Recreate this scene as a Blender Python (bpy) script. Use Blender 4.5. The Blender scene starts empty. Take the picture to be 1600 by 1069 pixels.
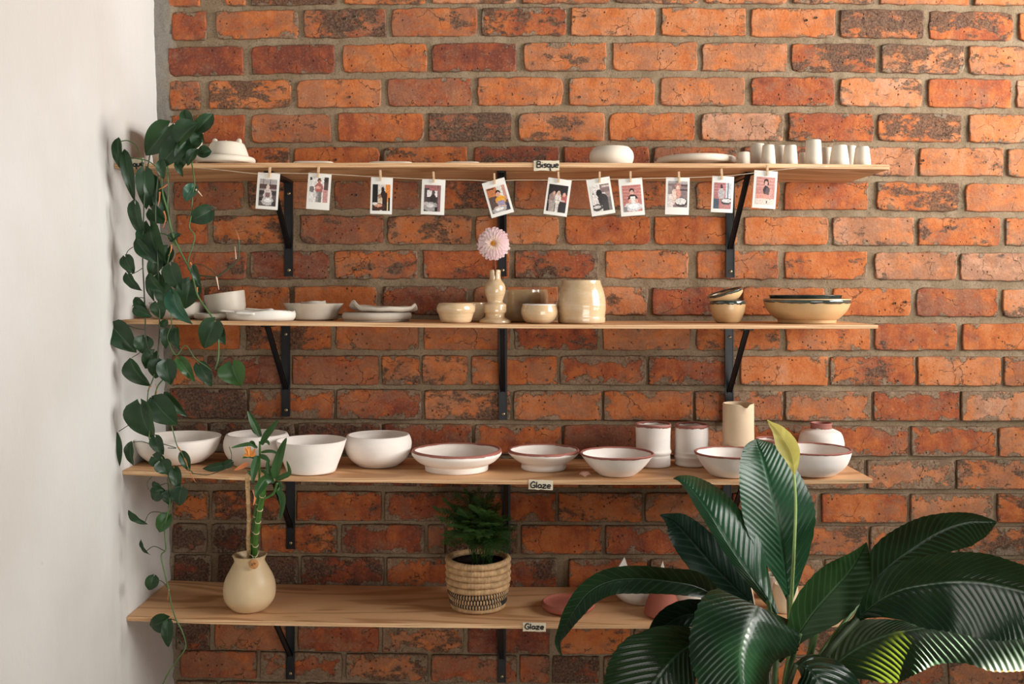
import bpy, bmesh, math, random
from math import sin, cos, pi, radians, sqrt, atan2, exp
from mathutils import Vector, Matrix, noise

SC = bpy.context.scene
COL = SC.collection
random.seed(7)

# ---------------------------------------------------------------- camera
D = 2.593            # camera to brick face (m)
F = 1556.0           # focal length in pixels of a 1600 wide frame
HZ = 452.0           # horizon row
ZC = 1.5             # camera height
cam_d = bpy.data.cameras.new('camera')
cam_d.sensor_width = 36.0
cam_d.lens = 36.0 * F / 1600.0
cam_d.shift_y = -(534.5 - HZ) / 1600.0
cam = bpy.data.objects.new('camera', cam_d)
COL.objects.link(cam)
cam.location = (0, -D, ZC)
cam.rotation_euler = (pi / 2, 0, 0)
SC.camera = cam

# ---------------------------------------------------------------- light
world = bpy.data.worlds.new('world')
SC.world = world
world.use_nodes = True
bgn = world.node_tree.nodes['Background']
bgn.inputs[0].default_value = (0.88, 0.95, 1.0, 1)
bgn.inputs[1].default_value = 0.11


def area(name, loc, target, sx, sy, power, colr, spread=180):
    l = bpy.data.lights.new(name, 'AREA')
    l.shape = 'RECTANGLE'
    l.size = sx
    l.size_y = sy
    l.energy = power
    l.color = colr
    l.spread = radians(spread)
    o = bpy.data.objects.new(name, l)
    COL.objects.link(o)
    o.location = loc
    d = Vector(target) - Vector(loc)
    o.rotation_euler = d.to_track_quat('-Z', 'Y').to_euler()
    return o


def W_(px, py, y):
    k = (D + y) / F
    return ((px - 800) * k, y, ZC - (py - HZ) * k)


# tall window on the right-hand side of the room, its near edge close to the brick wall
WC = Vector((2.40, -0.98, 2.15))
for gy in (-0.39, 0.39):
    for gz in (-0.44, 0.0, 0.44):
        tgt = Vector((-0.5, -0.12, 2.35)) + Vector((0, gy, gz)) * 0.9
        area('window_light', WC + Vector((0, gy, gz)), tgt, 0.66, 0.38, 8.8, (1.0, 0.975, 0.935), 110)
# added fill lamp low behind the camera, brightens the shelf undersides
area('front_fill_light', (1.2, -3.3, 0.75), (0.2, 0, 2.0), 1.8, 1.2, 14.0, (1.0, 0.95, 0.88), 90)


def spot(name, loc, target, power, ang, blend, colr, rad):
    l = bpy.data.lights.new(name, 'SPOT')
    l.energy = power
    l.spot_size = radians(ang)
    l.spot_blend = blend
    l.color = colr
    l.shadow_soft_size = rad
    o = bpy.data.objects.new(name, l)
    COL.objects.link(o)
    o.location = loc
    d = Vector(target) - Vector(loc)
    o.rotation_euler = d.to_track_quat('-Z', 'Y').to_euler()
    return o


# the low shaft of sun that reaches the leaves of the big plant
spot('sun_shaft', (2.9, -0.35, 2.75), tuple(W_(1404, 1058, -0.83)), 19000, 1.85, 0.25, (1.0, 0.93, 0.80), 0.015)
spot('sun_shaft', (2.9, -0.55, 2.75), tuple(W_(1690, 980, -0.88)), 6000, 3.0, 0.3, (1.0, 0.93, 0.80), 0.015)
spot('sun_shaft', (2.9, -0.9, 2.75), tuple(W_(1195, 1005, -0.99)), 1900, 1.9, 0.9, (1.0, 0.95, 0.85), 0.015)

SC.view_settings.view_transform = 'Standard'
SC.view_settings.look = 'None'
SC.view_settings.gamma = 1.0
SC.view_settings.use_curve_mapping = False
SC.view_settings.exposure = 0.0


# ---------------------------------------------------------------- helpers
def W(px, py, y=0.0):
    """pixel of the photograph -> point in the plane y"""
    k = (D + y) / F
    return Vector(((px - 800) * k, y, ZC - (py - HZ) * k))


def S(y):
    return (D + y) / F


def lerp(a, b, t):
    return a + (b - a) * t


def pl(pts, x):
    if x <= pts[0][0]:
        return pts[0][1]
    for (x0, y0), (x1, y1) in zip(pts, pts[1:]):
        if x <= x1:
            return lerp(y0, y1, (x - x0) / (x1 - x0))
    return pts[-1][1]


def crom(P, n):
    """Catmull-Rom through tuples, n samples"""
    P = [tuple(p) for p in P]
    m = len(P) - 1
    out = []
    for i in range(n):
        t = i / (n - 1) * m
        k = min(int(t), m - 1)
        f = t - k
        p0 = P[max(k - 1, 0)]
        p1 = P[k]
        p2 = P[k + 1]
        p3 = P[min(k + 2, m)]
        out.append(tuple(0.5 * ((2 * b) + (-a + c) * f + (2 * a - 5 * b + 4 * c - d) * f * f + (-a + 3 * b - 3 * c + d) * f ** 3)
                         for a, b, c, d in zip(p0, p1, p2, p3)))
    return out


def mesh_obj(name, verts, faces, mat=None, parent=None, smooth=True, loc=None, mats=None, fmat=None):
    me = bpy.data.meshes.new(name)
    me.from_pydata([tuple(v) for v in verts], [], faces)
    if mats:
        for m in mats:
            me.materials.append(m)
        if fmat:
            me.polygons.foreach_set('material_index', fmat)
    elif mat:
        me.materials.append(mat)
    if smooth:
        me.polygons.foreach_set('use_smooth', [True] * len(me.polygons))
    me.update()
    o = bpy.data.objects.new(name, me)
    COL.objects.link(o)
    if loc is not None:
        o.location = loc
    if parent is not None:
        o.parent = parent
    return o


def tag(o, label=None, cat=None, group=None, kind=None):
    if label:
        o['label'] = label
    if cat:
        o['category'] = cat
    if group:
        o['group'] = group
    if kind:
        o['kind'] = kind
    return o


def empty(name, loc, label=None, cat=None, group=None):
    o = bpy.data.objects.new(name, None)
    o.empty_display_size = 0.02
    COL.objects.link(o)
    o.location = loc
    return tag(o, label, cat, group)


class MB:
    """vertex/face collector"""

    def __init__(s):
        s.v = []
        s.f = []
        s.m = []

    def add(s, v, f, mi=0):
        b = len(s.v)
        s.v += [tuple(p) for p in v]
        s.f += [tuple(b + i for i in q) for q in f]
        s.m += [mi] * len(f)

    def box(s, x0, x1, y0, y1, z0, z1, mi=0, M=None):
        v = [Vector((x, y, z)) for x in (x0, x1) for y in (y0, y1) for z in (z0, z1)]
        if M is not None:
            v = [M @ p for p in v]
        s.add(v, [(0, 1, 3, 2), (4, 6, 7, 5), (0, 4, 5, 1), (2, 3, 7, 6), (0, 2, 6, 4), (1, 5, 7, 3)], mi)

    def tube(s, pts, rad, n=6, mi=0, cap=True):
        pts = [Vector(p) for p in pts]
        m = len(pts)
        if not hasattr(rad, '__len__'):
            rad = [rad] * m
        b = len(s.v)
        up = Vector((0, 1, 0.13)).normalized()
        for i, p in enumerate(pts):
            t = (pts[min(i + 1, m - 1)] - pts[max(i - 1, 0)])
            if t.length < 1e-9:
                t = Vector((0, 0, 1))
            t.normalize()
            a = t.cross(up)
            if a.length < 1e-3:
                a = t.cross(Vector((1, 0, 0)))
            a.normalize()
            c = t.cross(a)
            for k in range(n):
                q = p + (a * cos(2 * pi * k / n) + c * sin(2 * pi * k / n)) * rad[i]
                s.v.append(tuple(q))
        for i in range(m - 1):
            for k in range(n):
                s.f.append((b + i * n + k, b + i * n + (k + 1) % n, b + (i + 1) * n + (k + 1) % n, b + (i + 1) * n + k))
                s.m.append(mi)
        if cap:
            s.f.append(tuple(b + k for k in range(n))[::-1])
            s.f.append(tuple(b + (m - 1) * n + k for k in range(n)))
            s.m += [mi, mi]

    def build(s, name, mat, parent=None, smooth=True, loc=None, mats=None):
        return mesh_obj(name, s.v, s.f, mat, parent, smooth, loc, mats, s.m if mats else None)


def lathe(prof, seg=56, mod=None, closed=False):
    """prof: list of (r,z); returns verts, faces.  mod(theta, r, z, i) -> (r, z)"""
    v = []
    f = []
    n = len(prof)
    for i, (r, z) in enumerate(prof):
        for k in range(seg):
            th = 2 * pi * k / seg
            rr, zz = (r, z) if mod is None else mod(th, r, z, i)
            v.append((rr * cos(th), rr * sin(th), zz))
    last = n if closed else n - 1
    for i in range(last):
        j = (i + 1) % n
        for k in range(seg):
            k2 = (k + 1) % seg
            f.append((i * seg + k, i * seg + k2, j * seg + k2, j * seg + k))
    return v, f


# ---------------------------------------------------------------- materials
def new_mat(name):
    m = bpy.data.materials.new(name)
    m.use_nodes = True
    nt = m.node_tree
    b = nt.nodes['Principled BSDF']
    return m, nt, b


def N(nt, t, **kw):
    n = nt.nodes.new(t)
    for k, v in kw.items():
        setattr(n, k, v)
    return n


def L(nt, a, b):
    nt.links.new(a, b)


def math_n(nt, op, a, b=None, c=None, clamp=False):
    n = N(nt, 'ShaderNodeMath', operation=op, use_clamp=clamp)
    for i, x in enumerate((a, b, c)):
        if x is None:
            continue
        if isinstance(x, (int, float)):
            n.inputs[i].default_value = x
        else:
            L(nt, x, n.inputs[i])
    return n.outputs[0]


def mixc(nt, fac, a, b, blend='MIX'):
    n = N(nt, 'ShaderNodeMix', data_type='RGBA', blend_type=blend)
    for s, x in ((n.inputs[0], fac), (n.inputs[6], a), (n.inputs[7], b)):
        if isinstance(x, (int, float)):
            s.default_value = x
        elif isinstance(x, tuple):
            s.default_value = x + (1,) if len(x) == 3 else x
        else:
            L(nt, x, s)
    return n.outputs[2]


def noise_n(nt, vec, scale, detail=4, rough=0.55, dist=0.0):
    n = N(nt, 'ShaderNodeTexNoise')
    n.inputs['Scale'].default_value = scale
    n.inputs['Detail'].default_value = detail
    n.inputs['Roughness'].default_value = rough
    n.inputs['Distortion'].default_value = dist
    if vec is not None:
        L(nt, vec, n.inputs['Vector'])
    return n.outputs['Fac']


def mapping(nt, vec, scale=(1, 1, 1), loc=(0, 0, 0)):
    n = N(nt, 'ShaderNodeMapping')
    n.inputs['Scale'].default_value = scale
    n.inputs['Location'].default_value = loc
    L(nt, vec, n.inputs['Vector'])
    return n.outputs[0]


def smooth(nt, x, a, b):
    n = N(nt, 'ShaderNodeMapRange', interpolation_type='SMOOTHSTEP')
    for i, q in enumerate((x, a, b)):
        if isinstance(q, (int, float)):
            n.inputs[i].default_value = q
        else:
            L(nt, q, n.inputs[i])
    return n.outputs[0]


def bump(nt, b, h, strength=0.3, dist=0.002):
    n = N(nt, 'ShaderNodeBump')
    n.inputs['Strength'].default_value = strength
    n.inputs['Distance'].default_value = dist
    L(nt, h, n.inputs['Height'])
    L(nt, n.outputs[0], b.inputs['Normal'])
    return n


def objco(nt):
    return N(nt, 'ShaderNodeTexCoord').outputs['Object']


def geopos(nt):
    return N(nt, 'ShaderNodeNewGeometry').outputs['Position']


def simple(name, colr, rough=0.6, spec=0.5, metal=0.0, var=0.12, scale=30, bmp=0.15, bd=0.001, coat=0.0, colr2=None):
    m, nt, b = new_mat(name)
    oc = objco(nt)
    nz = noise_n(nt, oc, scale, 5)
    dk = tuple(c * (1 - var) for c in colr)
    lt = colr2 or tuple(min(1, c * (1 + var)) for c in colr)
    L(nt, mixc(nt, smooth(nt, nz, 0.3, 0.7), dk, lt), b.inputs['Base Color'])
    b.inputs['Roughness'].default_value = rough
    b.inputs['Specular IOR Level'].default_value = spec
    b.inputs['Metallic'].default_value = metal
    b.inputs['Coat Weight'].default_value = coat
    b.inputs['Coat Roughness'].default_value = 0.08
    bump(nt, b, noise_n(nt, oc, scale * 3, 4), bmp, bd)
    return m


def clay(name, colr, rough=0.8, ring=0.25, var=0.06, coat=0.0, speck=None, colr2=None, patch=0.0, spec=0.4, ringd=0.0006, rs=150):
    """thrown pottery: faint throwing rings, mottling, optional specks"""
    m, nt, b = new_mat(name)
    oc = objco(nt)
    nz = noise_n(nt, oc, 14, 5, 0.6)
    c0 = mixc(nt, smooth(nt, nz, 0.3, 0.7), tuple(c * (1 - var) for c in colr), tuple(min(1, c * (1 + var)) for c in colr))
    if colr2:
        pz = noise_n(nt, mapping(nt, oc, (1, 1, 2.2)), 22, 3, 0.5, 0.4)
        c0 = mixc(nt, math_n(nt, 'MULTIPLY', smooth(nt, pz, 0.45, 0.7), patch), c0, colr2)
    if speck:
        sz = noise_n(nt, oc, 420, 2)
        c0 = mixc(nt, math_n(nt, 'MULTIPLY', smooth(nt, sz, 0.66, 0.72), 0.6), c0, speck)
    L(nt, c0, b.inputs['Base Color'])
    b.inputs['Roughness'].default_value = rough
    b.inputs['Specular IOR Level'].default_value = spec
    b.inputs['Coat Weight'].default_value = coat
    b.inputs['Coat Roughness'].default_value = 0.05
    sep = N(nt, 'ShaderNodeSeparateXYZ')
    L(nt, oc, sep.inputs[0])
    cmb = N(nt, 'ShaderNodeCombineXYZ')
    L(nt, math_n(nt, 'MULTIPLY', sep.outputs[0], 0.06), cmb.inputs[0])
    L(nt, math_n(nt, 'MULTIPLY', sep.outputs[1], 0.06), cmb.inputs[1])
    L(nt, sep.outputs[2], cmb.inputs[2])
    rg = noise_n(nt, cmb.outputs[0], rs, 3, 0.5)
    fine = noise_n(nt, oc, 120, 4)
    h = math_n(nt, 'ADD', math_n(nt, 'MULTIPLY', rg, ring * 4), math_n(nt, 'MULTIPLY', fine, 0.25))
    bump(nt, b, h, 0.5, ringd)
    return m


def brick_mat():
    m, nt, b = new_mat('fired_brick')
    oi = N(nt, 'ShaderNodeObjectInfo')
    sc = N(nt, 'ShaderNodeSeparateColor')
    L(nt, oi.outputs['Color'], sc.inputs[0])
    soot, smear, hue = sc.outputs[0], sc.outputs[1], sc.outputs[2]
    rnd = oi.outputs['Random']
    geo = geopos(nt)
    # shift the pattern from brick to brick
    cmb = N(nt, 'ShaderNodeCombineXYZ')
    L(nt, math_n(nt, 'MULTIPLY', rnd, 37.0), cmb.inputs[1])
    ad = N(nt, 'ShaderNodeVectorMath', operation='ADD')
    L(nt, geo, ad.inputs[0])
    L(nt, cmb.outputs[0], ad.inputs[1])
    pos = ad.outputs[0]
    big = noise_n(nt, pos, 15, 3, 0.5, 0.2)
    med = noise_n(nt, pos, 34, 7, 0.7)
    fine = noise_n(nt, pos, 190, 6, 0.78)
    stv = noise_n(nt, mapping(nt, pos, (1, 1, 0.10)), 30, 2, 0.6)
    # hue along deep red -> orange -> pale pinkish orange
    hv = math_n(nt, 'ADD', hue, math_n(nt, 'MULTIPLY', math_n(nt, 'SUBTRACT', big, 0.5), 0.75))
    hv = math_n(nt, 'ADD', hv, math_n(nt, 'MULTIPLY', math_n(nt, 'SUBTRACT', med, 0.5), 0.75))
    hv = math_n(nt, 'ADD', hv, math_n(nt, 'MULTIPLY', math_n(nt, 'SUBTRACT', stv, 0.5), 0.45))
    rp = N(nt, 'ShaderNodeValToRGB')
    cr = rp.color_ramp
    cr.elements[0].position = 0.0
    cr.elements[0].color = (0.17, 0.046, 0.028, 1)
    cr.elements[1].position = 1.0
    cr.elements[1].color = (0.52, 0.27, 0.165, 1)
    for p, c in ((0.25, (0.33, 0.080, 0.030, 1)), (0.5, (0.51, 0.148, 0.040, 1)), (0.75, (0.54, 0.205, 0.085, 1))):
        e = cr.elements.new(p)
        e.color = c
    L(nt, hv, rp.inputs[0])
    c = rp.outputs[0]
    # dull weathered skin in soft-edged patches
    wz = noise_n(nt, mapping(nt, pos, (0.8, 1, 1.3), (5, 2, 8)), 19, 8, 0.72)
    wm = smooth(nt, math_n(nt, 'ADD', wz, math_n(nt, 'MULTIPLY', math_n(nt, 'FRACT', math_n(nt, 'MULTIPLY', rnd, 7.3)), 0.16)), 0.53, 0.70)
    c = mixc(nt, math_n(nt, 'MULTIPLY', wm, 0.62), c, (0.27, 0.135, 0.082))
    # fine grain
    c = mixc(nt, math_n(nt, 'MULTIPLY', smooth(nt, fine, 0.53, 0.70), 0.40), c, (0.60, 0.32, 0.20))
    c = mixc(nt, math_n(nt, 'MULTIPLY', smooth(nt, fine, 0.46, 0.32), 0.60), c, (0.13, 0.040, 0.02))
    # fire-flashed / sooty patches
    sz = noise_n(nt, mapping(nt, pos, (0.75, 1, 1.3), (3.1, 0, 7.7)), 15, 9, 0.74)
    th = math_n(nt, 'SUBTRACT', 0.665, math_n(nt, 'MULTIPLY', soot, 0.30))
    sm = smooth(nt, sz, th, math_n(nt, 'ADD', th, 0.07))
    sootc = mixc(nt, smooth(nt, fine, 0.42, 0.62), (0.040, 0.030, 0.024), (0.17, 0.110, 0.070))
    c = mixc(nt, math_n(nt, 'MULTIPLY', sm, 0.86), c, sootc)
    # mortar smears, strongest near the arrises
    uv = N(nt, 'ShaderNodeUVMap')
    su = N(nt, 'ShaderNodeSeparateXYZ')
    L(nt, uv.outputs[0], su.inputs[0])
    u, v = su.outputs[0], su.outputs[1]
    du = math_n(nt, 'MULTIPLY', math_n(nt, 'MINIMUM', u, math_n(nt, 'SUBTRACT', 1.0, u)), 0.225)
    dv = math_n(nt, 'MULTIPLY', math_n(nt, 'MINIMUM', v, math_n(nt, 'SUBTRACT', 1.0, v)), 0.075)
    ed = math_n(nt, 'MINIMUM', du, dv)
    ez = noise_n(nt, mapping(nt, pos, (1, 1, 1), (0, 0, 3)), 20, 9, 0.68)
    lim = math_n(nt, 'ADD', math_n(nt, 'MULTIPLY', math_n(nt, 'SUBTRACT', ez, 0.5), 0.13), math_n(nt, 'MULTIPLY', math_n(nt, 'SUBTRACT', smear, 0.34), 0.034))
    em = smooth(nt, math_n(nt, 'SUBTRACT', lim, ed), -0.0012, 0.0022)
    mc = mixc(nt, smooth(nt, med, 0.35, 0.65), (0.19, 0.140, 0.092), (0.30, 0.230, 0.155))
    mc = mixc(nt, smooth(nt, fine, 0.55, 0.35), mc, (0.11, 0.08, 0.052))
    c = mixc(nt, math_n(nt, 'MULTIPLY', em, 0.86), c, mc)
    # thin dark lines where smear meets clay, and pits
    ln = math_n(nt, 'MULTIPLY', smooth(nt, math_n(nt, 'ABSOLUTE', math_n(nt, 'ADD', math_n(nt, 'SUBTRACT', lim, ed), 0.001)), 0.0026, 0.0002), 0.60)
    ln = math_n(nt, 'MULTIPLY', ln, smooth(nt, med, 0.42, 0.55))
    c = mixc(nt, ln, c, (0.06, 0.03, 0.018))
    # worn dark arris
    ar = math_n(nt, 'MULTIPLY', smooth(nt, math_n(nt, 'ADD', ed, math_n(nt, 'MULTIPLY', math_n(nt, 'SUBTRACT', med, 0.5), 0.012)), 0.0035, 0.0), 0.55)
    c = mixc(nt, ar, c, (0.15, 0.085, 0.05))
    # hairline cracks
    vc = N(nt, 'ShaderNodeTexVoronoi', feature='DISTANCE_TO_EDGE')
    vc.inputs['Scale'].default_value = 13
    wv2 = N(nt, 'ShaderNodeVectorMath', operation='ADD')
    nn = N(nt, 'ShaderNodeTexNoise')
    nn.inputs['Scale'].default_value = 45
    nn.inputs['Detail'].default_value = 4
    L(nt, pos, nn.inputs['Vector'])
    scl = N(nt, 'ShaderNodeVectorMath', operation='SCALE')
    L(nt, nn.outputs['Color'], scl.inputs[0])
    scl.inputs['Scale'].default_value = 0.035
    L(nt, pos, wv2.inputs[0])
    L(nt, scl.outputs[0], wv2.inputs[1])
    L(nt, wv2.outputs[0], vc.inputs['Vector'])
    ck = math_n(nt, 'MULTIPLY', smooth(nt, vc.outputs['Distance'], 0.012, 0.003), smooth(nt, big, 0.50, 0.62))
    c = mixc(nt, math_n(nt, 'MULTIPLY', ck, 0.7), c, (0.07, 0.035, 0.02))
    vo = N(nt, 'ShaderNodeTexVoronoi')
    vo.inputs['Scale'].default_value = 75
    L(nt, pos, vo.inputs['Vector'])
    wv = noise_n(nt, pos, 24, 2)
    pit = math_n(nt, 'MULTIPLY', smooth(nt, vo.outputs['Distance'], 0.24, 0.10), smooth(nt, wv, 0.52, 0.60))
    c = mixc(nt, math_n(nt, 'MULTIPLY', pit, 0.75), c, (0.05, 0.025, 0.015))
    # pale lime bloom flecks
    bl = noise_n(nt, mapping(nt, pos, (1, 1, 1), (9, 0, 1)), 40, 9, 0.82)
    c = mixc(nt, math_n(nt, 'MULTIPLY', smooth(nt, bl, 0.58, 0.72), 0.42), c, (0.60, 0.44, 0.32))
    L(nt, c, b.inputs['Base Color'])
    b.inputs['Roughness'].default_value = 0.85
    b.inputs['Specular IOR Level'].default_value = 0.25
    h = math_n(nt, 'ADD', math_n(nt, 'MULTIPLY', med, 1.6), math_n(nt, 'MULTIPLY', fine, 0.6))
    h = math_n(nt, 'ADD', h, math_n(nt, 'MULTIPLY', em, 0.45))
    h = math_n(nt, 'SUBTRACT', h, math_n(nt, 'MULTIPLY', math_n(nt, 'ADD', pit, ck), 1.2))
    bump(nt, b, h, 0.9, 0.0026)
    return m


def mortar_mat():
    m, nt, b = new_mat('mortar')
    pos = geopos(nt)
    a = noise_n(nt, pos, 10, 5, 0.6)
    f = noise_n(nt, pos, 220, 5, 0.75)
    c = mixc(nt, smooth(nt, a, 0.3, 0.7), (0.225, 0.160, 0.098), (0.320, 0.238, 0.155))
    c = mixc(nt, smooth(nt, f, 0.50, 0.30), c, (0.10, 0.075, 0.05))
    c = mixc(nt, math_n(nt, 'MULTIPLY', smooth(nt, f, 0.60, 0.72), 0.5), c, (0.42, 0.35, 0.27))
    # grey cement band at the plaster corner
    sx = N(nt, 'ShaderNodeSeparateXYZ')
    L(nt, pos, sx.inputs[0])
    g = smooth(nt, math_n(nt, 'ADD', sx.outputs[0], math_n(nt, 'MULTIPLY', a, 0.05)), -0.845, -0.885)
    c = mixc(nt, math_n(nt, 'MULTIPLY', g, 0.85), c, mixc(nt, f, (0.16, 0.15, 0.13), (0.36, 0.345, 0.31)))
    L(nt, c, b.inputs['Base Color'])
    b.inputs['Roughness'].default_value = 0.95
    b.inputs['Specular IOR Level'].default_value = 0.15
    bump(nt, b, math_n(nt, 'ADD', f, math_n(nt, 'MULTIPLY', noise_n(nt, pos, 60, 4), 1.5)), 0.8, 0.002)
    return m


def plaster_mat():
    m, nt, b = new_mat('white_plaster')
    pos = geopos(nt)
    a = noise_n(nt, pos, 2.2, 4, 0.5)
    c = mixc(nt, smooth(nt, a, 0.3, 0.7), (0.585, 0.562, 0.52), (0.655, 0.642, 0.615))
    st = noise_n(nt, mapping(nt, pos, (1, 1, 1)), 26, 3)
    c = mixc(nt, math_n(nt, 'MULTIPLY', smooth(nt, st, 0.72, 0.80), 0.35), c, (0.42, 0.36, 0.30))
    L(nt, c, b.inputs['Base Color'])
    b.inputs['Roughness'].default_value = 0.7
    b.inputs['Specular IOR Level'].default_value = 0.3
    h = math_n(nt, 'ADD', math_n(nt, 'MULTIPLY', noise_n(nt, mapping(nt, pos, (1, 1, 0.5)), 30, 5, 0.6), 1.0),
               math_n(nt, 'MULTIPLY', noise_n(nt, mapping(nt, pos, (1, 3, 0.6)), 90, 3, 0.6), 0.35))
    bump(nt, b, h, 0.35, 0.004)
    return m


def wood_mat(name, c1, c2, edge=False):
    m, nt, b = new_mat(name)
    oc = geopos(nt)
    if edge:
        st = noise_n(nt, mapping(nt, oc, (0.9, 1, 90)), 6, 4, 0.6)
        c = mixc(nt, smooth(nt, st, 0.38, 0.62), c1, c2)
        gaps = noise_n(nt, mapping(nt, oc, (1.0, 1, 30), (4, 0, 2)), 26, 3, 0.6)
        c = mixc(nt, math_n(nt, 'MULTIPLY', smooth(nt, gaps, 0.66, 0.74), 0.8), c, (0.10, 0.05, 0.025))
    else:
        base = noise_n(nt, mapping(nt, oc, (0.5, 2.6, 2)), 2.0, 2, 0.4, 0.9)
        w = N(nt, 'ShaderNodeMath', operation='SINE')
        L(nt, math_n(nt, 'MULTIPLY', base, 46), w.inputs[0])
        g1 = math_n(nt, 'MULTIPLY_ADD', w.outputs[0], 0.5, 0.5)
        g2 = noise_n(nt, mapping(nt, oc, (2.2, 60, 30)), 5, 4, 0.6)
        c = mixc(nt, math_n(nt, 'MULTIPLY', smooth(nt, g1, 0.55, 1.0), 0.9), c2, c1)
        c = mixc(nt, math_n(nt, 'MULTIPLY', smooth(nt, g2, 0.45, 0.75), 0.22), c, tuple(x * 0.6 for x in c1))
    L(nt, c, b.inputs['Base Color'])
    b.inputs['Roughness'].default_value = 0.55
    b.inputs['Specular IOR Level'].default_value = 0.35
    bump(nt, b, noise_n(nt, mapping(nt, oc, (3, 70, 50)), 5, 4), 0.25, 0.001)
    return m


def leaf_mat(name, c1, c2, rough=0.35, transl=0.18, tcol=(0.25, 0.45, 0.05), veins=0.0, edge=0, coat=0.0, spec=0.36):
    m, nt, b = new_mat(name)
    oc = geopos(nt)
    nz = noise_n(nt, oc, 18, 4, 0.6)
    c = mixc(nt, smooth(nt, nz, 0.3, 0.7), c1, c2)
    uv = N(nt, 'ShaderNodeUVMap')
    su = N(nt, 'ShaderNodeSeparateXYZ')
    L(nt, uv.outputs[0], su.inputs[0])
    u, v = su.outputs[0], su.outputs[1]
    av = math_n(nt, 'ABSOLUTE', math_n(nt, 'MULTIPLY_ADD', v, 2.0, -1.0))
    mid = smooth(nt, av, 0.055, 0.015)
    lighter = tuple(min(1, x * 1.9 + 0.02) for x in c2)
    c = mixc(nt, math_n(nt, 'MULTIPLY', mid, 0.6), c, lighter)
    if veins:
        sn = N(nt, 'ShaderNodeMath', operation='SINE')
        ph = math_n(nt, 'SUBTRACT', math_n(nt, 'MULTIPLY', u, veins * 2 * pi), math_n(nt, 'MULTIPLY', av, veins * 1.35))
        L(nt, ph, sn.inputs[0])
        vv = smooth(nt, sn.outputs[0], 0.72, 1.0)
        c = mixc(nt, math_n(nt, 'MULTIPLY', vv, 0.30), c, lighter)
        fn = N(nt, 'ShaderNodeMath', operation='SINE')
        L(nt, math_n(nt, 'MULTIPLY', ph, 5.0), fn.inputs[0])
        bump(nt, b, math_n(nt, 'ADD', math_n(nt, 'MULTIPLY', fn.outputs[0], 0.25), noise_n(nt, oc, 120, 3)), 0.25, 0.0008)
    if edge:
        em = smooth(nt, math_n(nt, 'ADD', av, math_n(nt, 'MULTIPLY', nz, 0.16)), 1.02, 1.06)
        em = math_n(nt, 'MULTIPLY', em, smooth(nt, v, 0.4, 0.6) if edge > 0 else smooth(nt, v, 0.6, 0.4))
        em = math_n(nt, 'MULTIPLY', em, smooth(nt, u, abs(edge), abs(edge) + 0.4))
        c = mixc(nt, em, c, (0.42, 0.22, 0.03))
    L(nt, c, b.inputs['Base Color'])
    b.inputs['Roughness'].default_value = rough
    b.inputs['Specular IOR Level'].default_value = spec
    b.inputs['Coat Weight'].default_value = coat * 0.3
    b.inputs['Coat Roughness'].default_value = 0.15
    tr = N(nt, 'ShaderNodeBsdfTranslucent')
    tr.inputs[0].default_value = tcol + (1,)
    mx = N(nt, 'ShaderNodeMixShader')
    mx.inputs[0].default_value = transl
    out = nt.nodes['Material Output']
    L(nt, b.outputs[0], mx.inputs[1])
    L(nt, tr.outputs[0], mx.inputs[2])
    L(nt, mx.outputs[0], out.inputs[0])
    return m


M = {}
M['brick'] = brick_mat()
M['mortar'] = mortar_mat()
M['plaster'] = plaster_mat()
M['wood'] = wood_mat('plywood_face', (0.47, 0.235, 0.100), (0.70, 0.410, 0.210))
M['wood_edge'] = wood_mat('plywood_edge', (0.50, 0.26, 0.12), (0.80, 0.53, 0.30), edge=True)
M['black'] = simple('black_steel', (0.012, 0.013, 0.015), 0.38, 0.5, 0.3, 0.2, 40, 0.1)
M['screw'] = simple('screw_brass', (0.42, 0.34, 0.20), 0.35, 0.5, 0.9, 0.2, 200, 0.1)
M['slot'] = simple('screw_slot', (0.03, 0.025, 0.02), 0.6)
M['bisque'] = clay('bisque_clay', (0.66, 0.56, 0.45), 0.85, 0.25, 0.05)
M['bisque_pale'] = clay('bisque_pale', (0.70, 0.62, 0.505), 0.85, 0.15, 0.05)
M['white'] = clay('white_bisque', (0.85, 0.79, 0.73), 0.8, 0.10, 0.04)
M['redrim'] = clay('red_wax_rim', (0.36, 0.135, 0.105), 0.6, 0.05, 0.12)
M['buff'] = clay('buff_clay', (0.68, 0.52, 0.35), 0.8, 0.12, 0.05)
M['grey'] = clay('grey_stoneware', (0.50, 0.44, 0.365), 0.75, 0.3, 0.06)
M['grey2'] = clay('grey_glazed', (0.52, 0.46, 0.38), 0.45, 0.3, 0.08)
M['porcelain'] = clay('white_porcelain', (0.74, 0.70, 0.63), 0.6, 0.05, 0.04)
M['gloss'] = clay('gloss_beige_glaze', (0.60, 0.420, 0.240), 0.13, 0.35, 0.07, 0.3, (0.3, 0.18, 0.09), (0.68, 0.53, 0.36), 0.5, 0.6, 0.0022, 110)
M['gloss_dark'] = clay('gloss_olive_glaze', (0.36, 0.235, 0.115), 0.14, 0.25, 0.07, 0.3, None, (0.44, 0.34, 0.20), 0.5, 0.6)
M['tan'] = clay('tan_clay', (0.56, 0.37, 0.185), 0.35, 0.15, 0.06, 0.3)
M['greenrim'] = clay('dark_green_glaze', (0.030, 0.042, 0.036), 0.12, 0.1, 0.3, 0.8, None, (0.10, 0.12, 0.09), 0.6, 0.6)
M['terra'] = clay('terracotta', (0.33, 0.095, 0.060), 0.75, 0.15, 0.08)
M['vase'] = clay('cream_vase', (0.62, 0.465, 0.275), 0.42, 0.05, 0.04)
M['vase_in'] = clay('vase_inner_glaze', (0.40, 0.34, 0.27), 0.12, 0.05, 0.04, 0.8)
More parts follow.
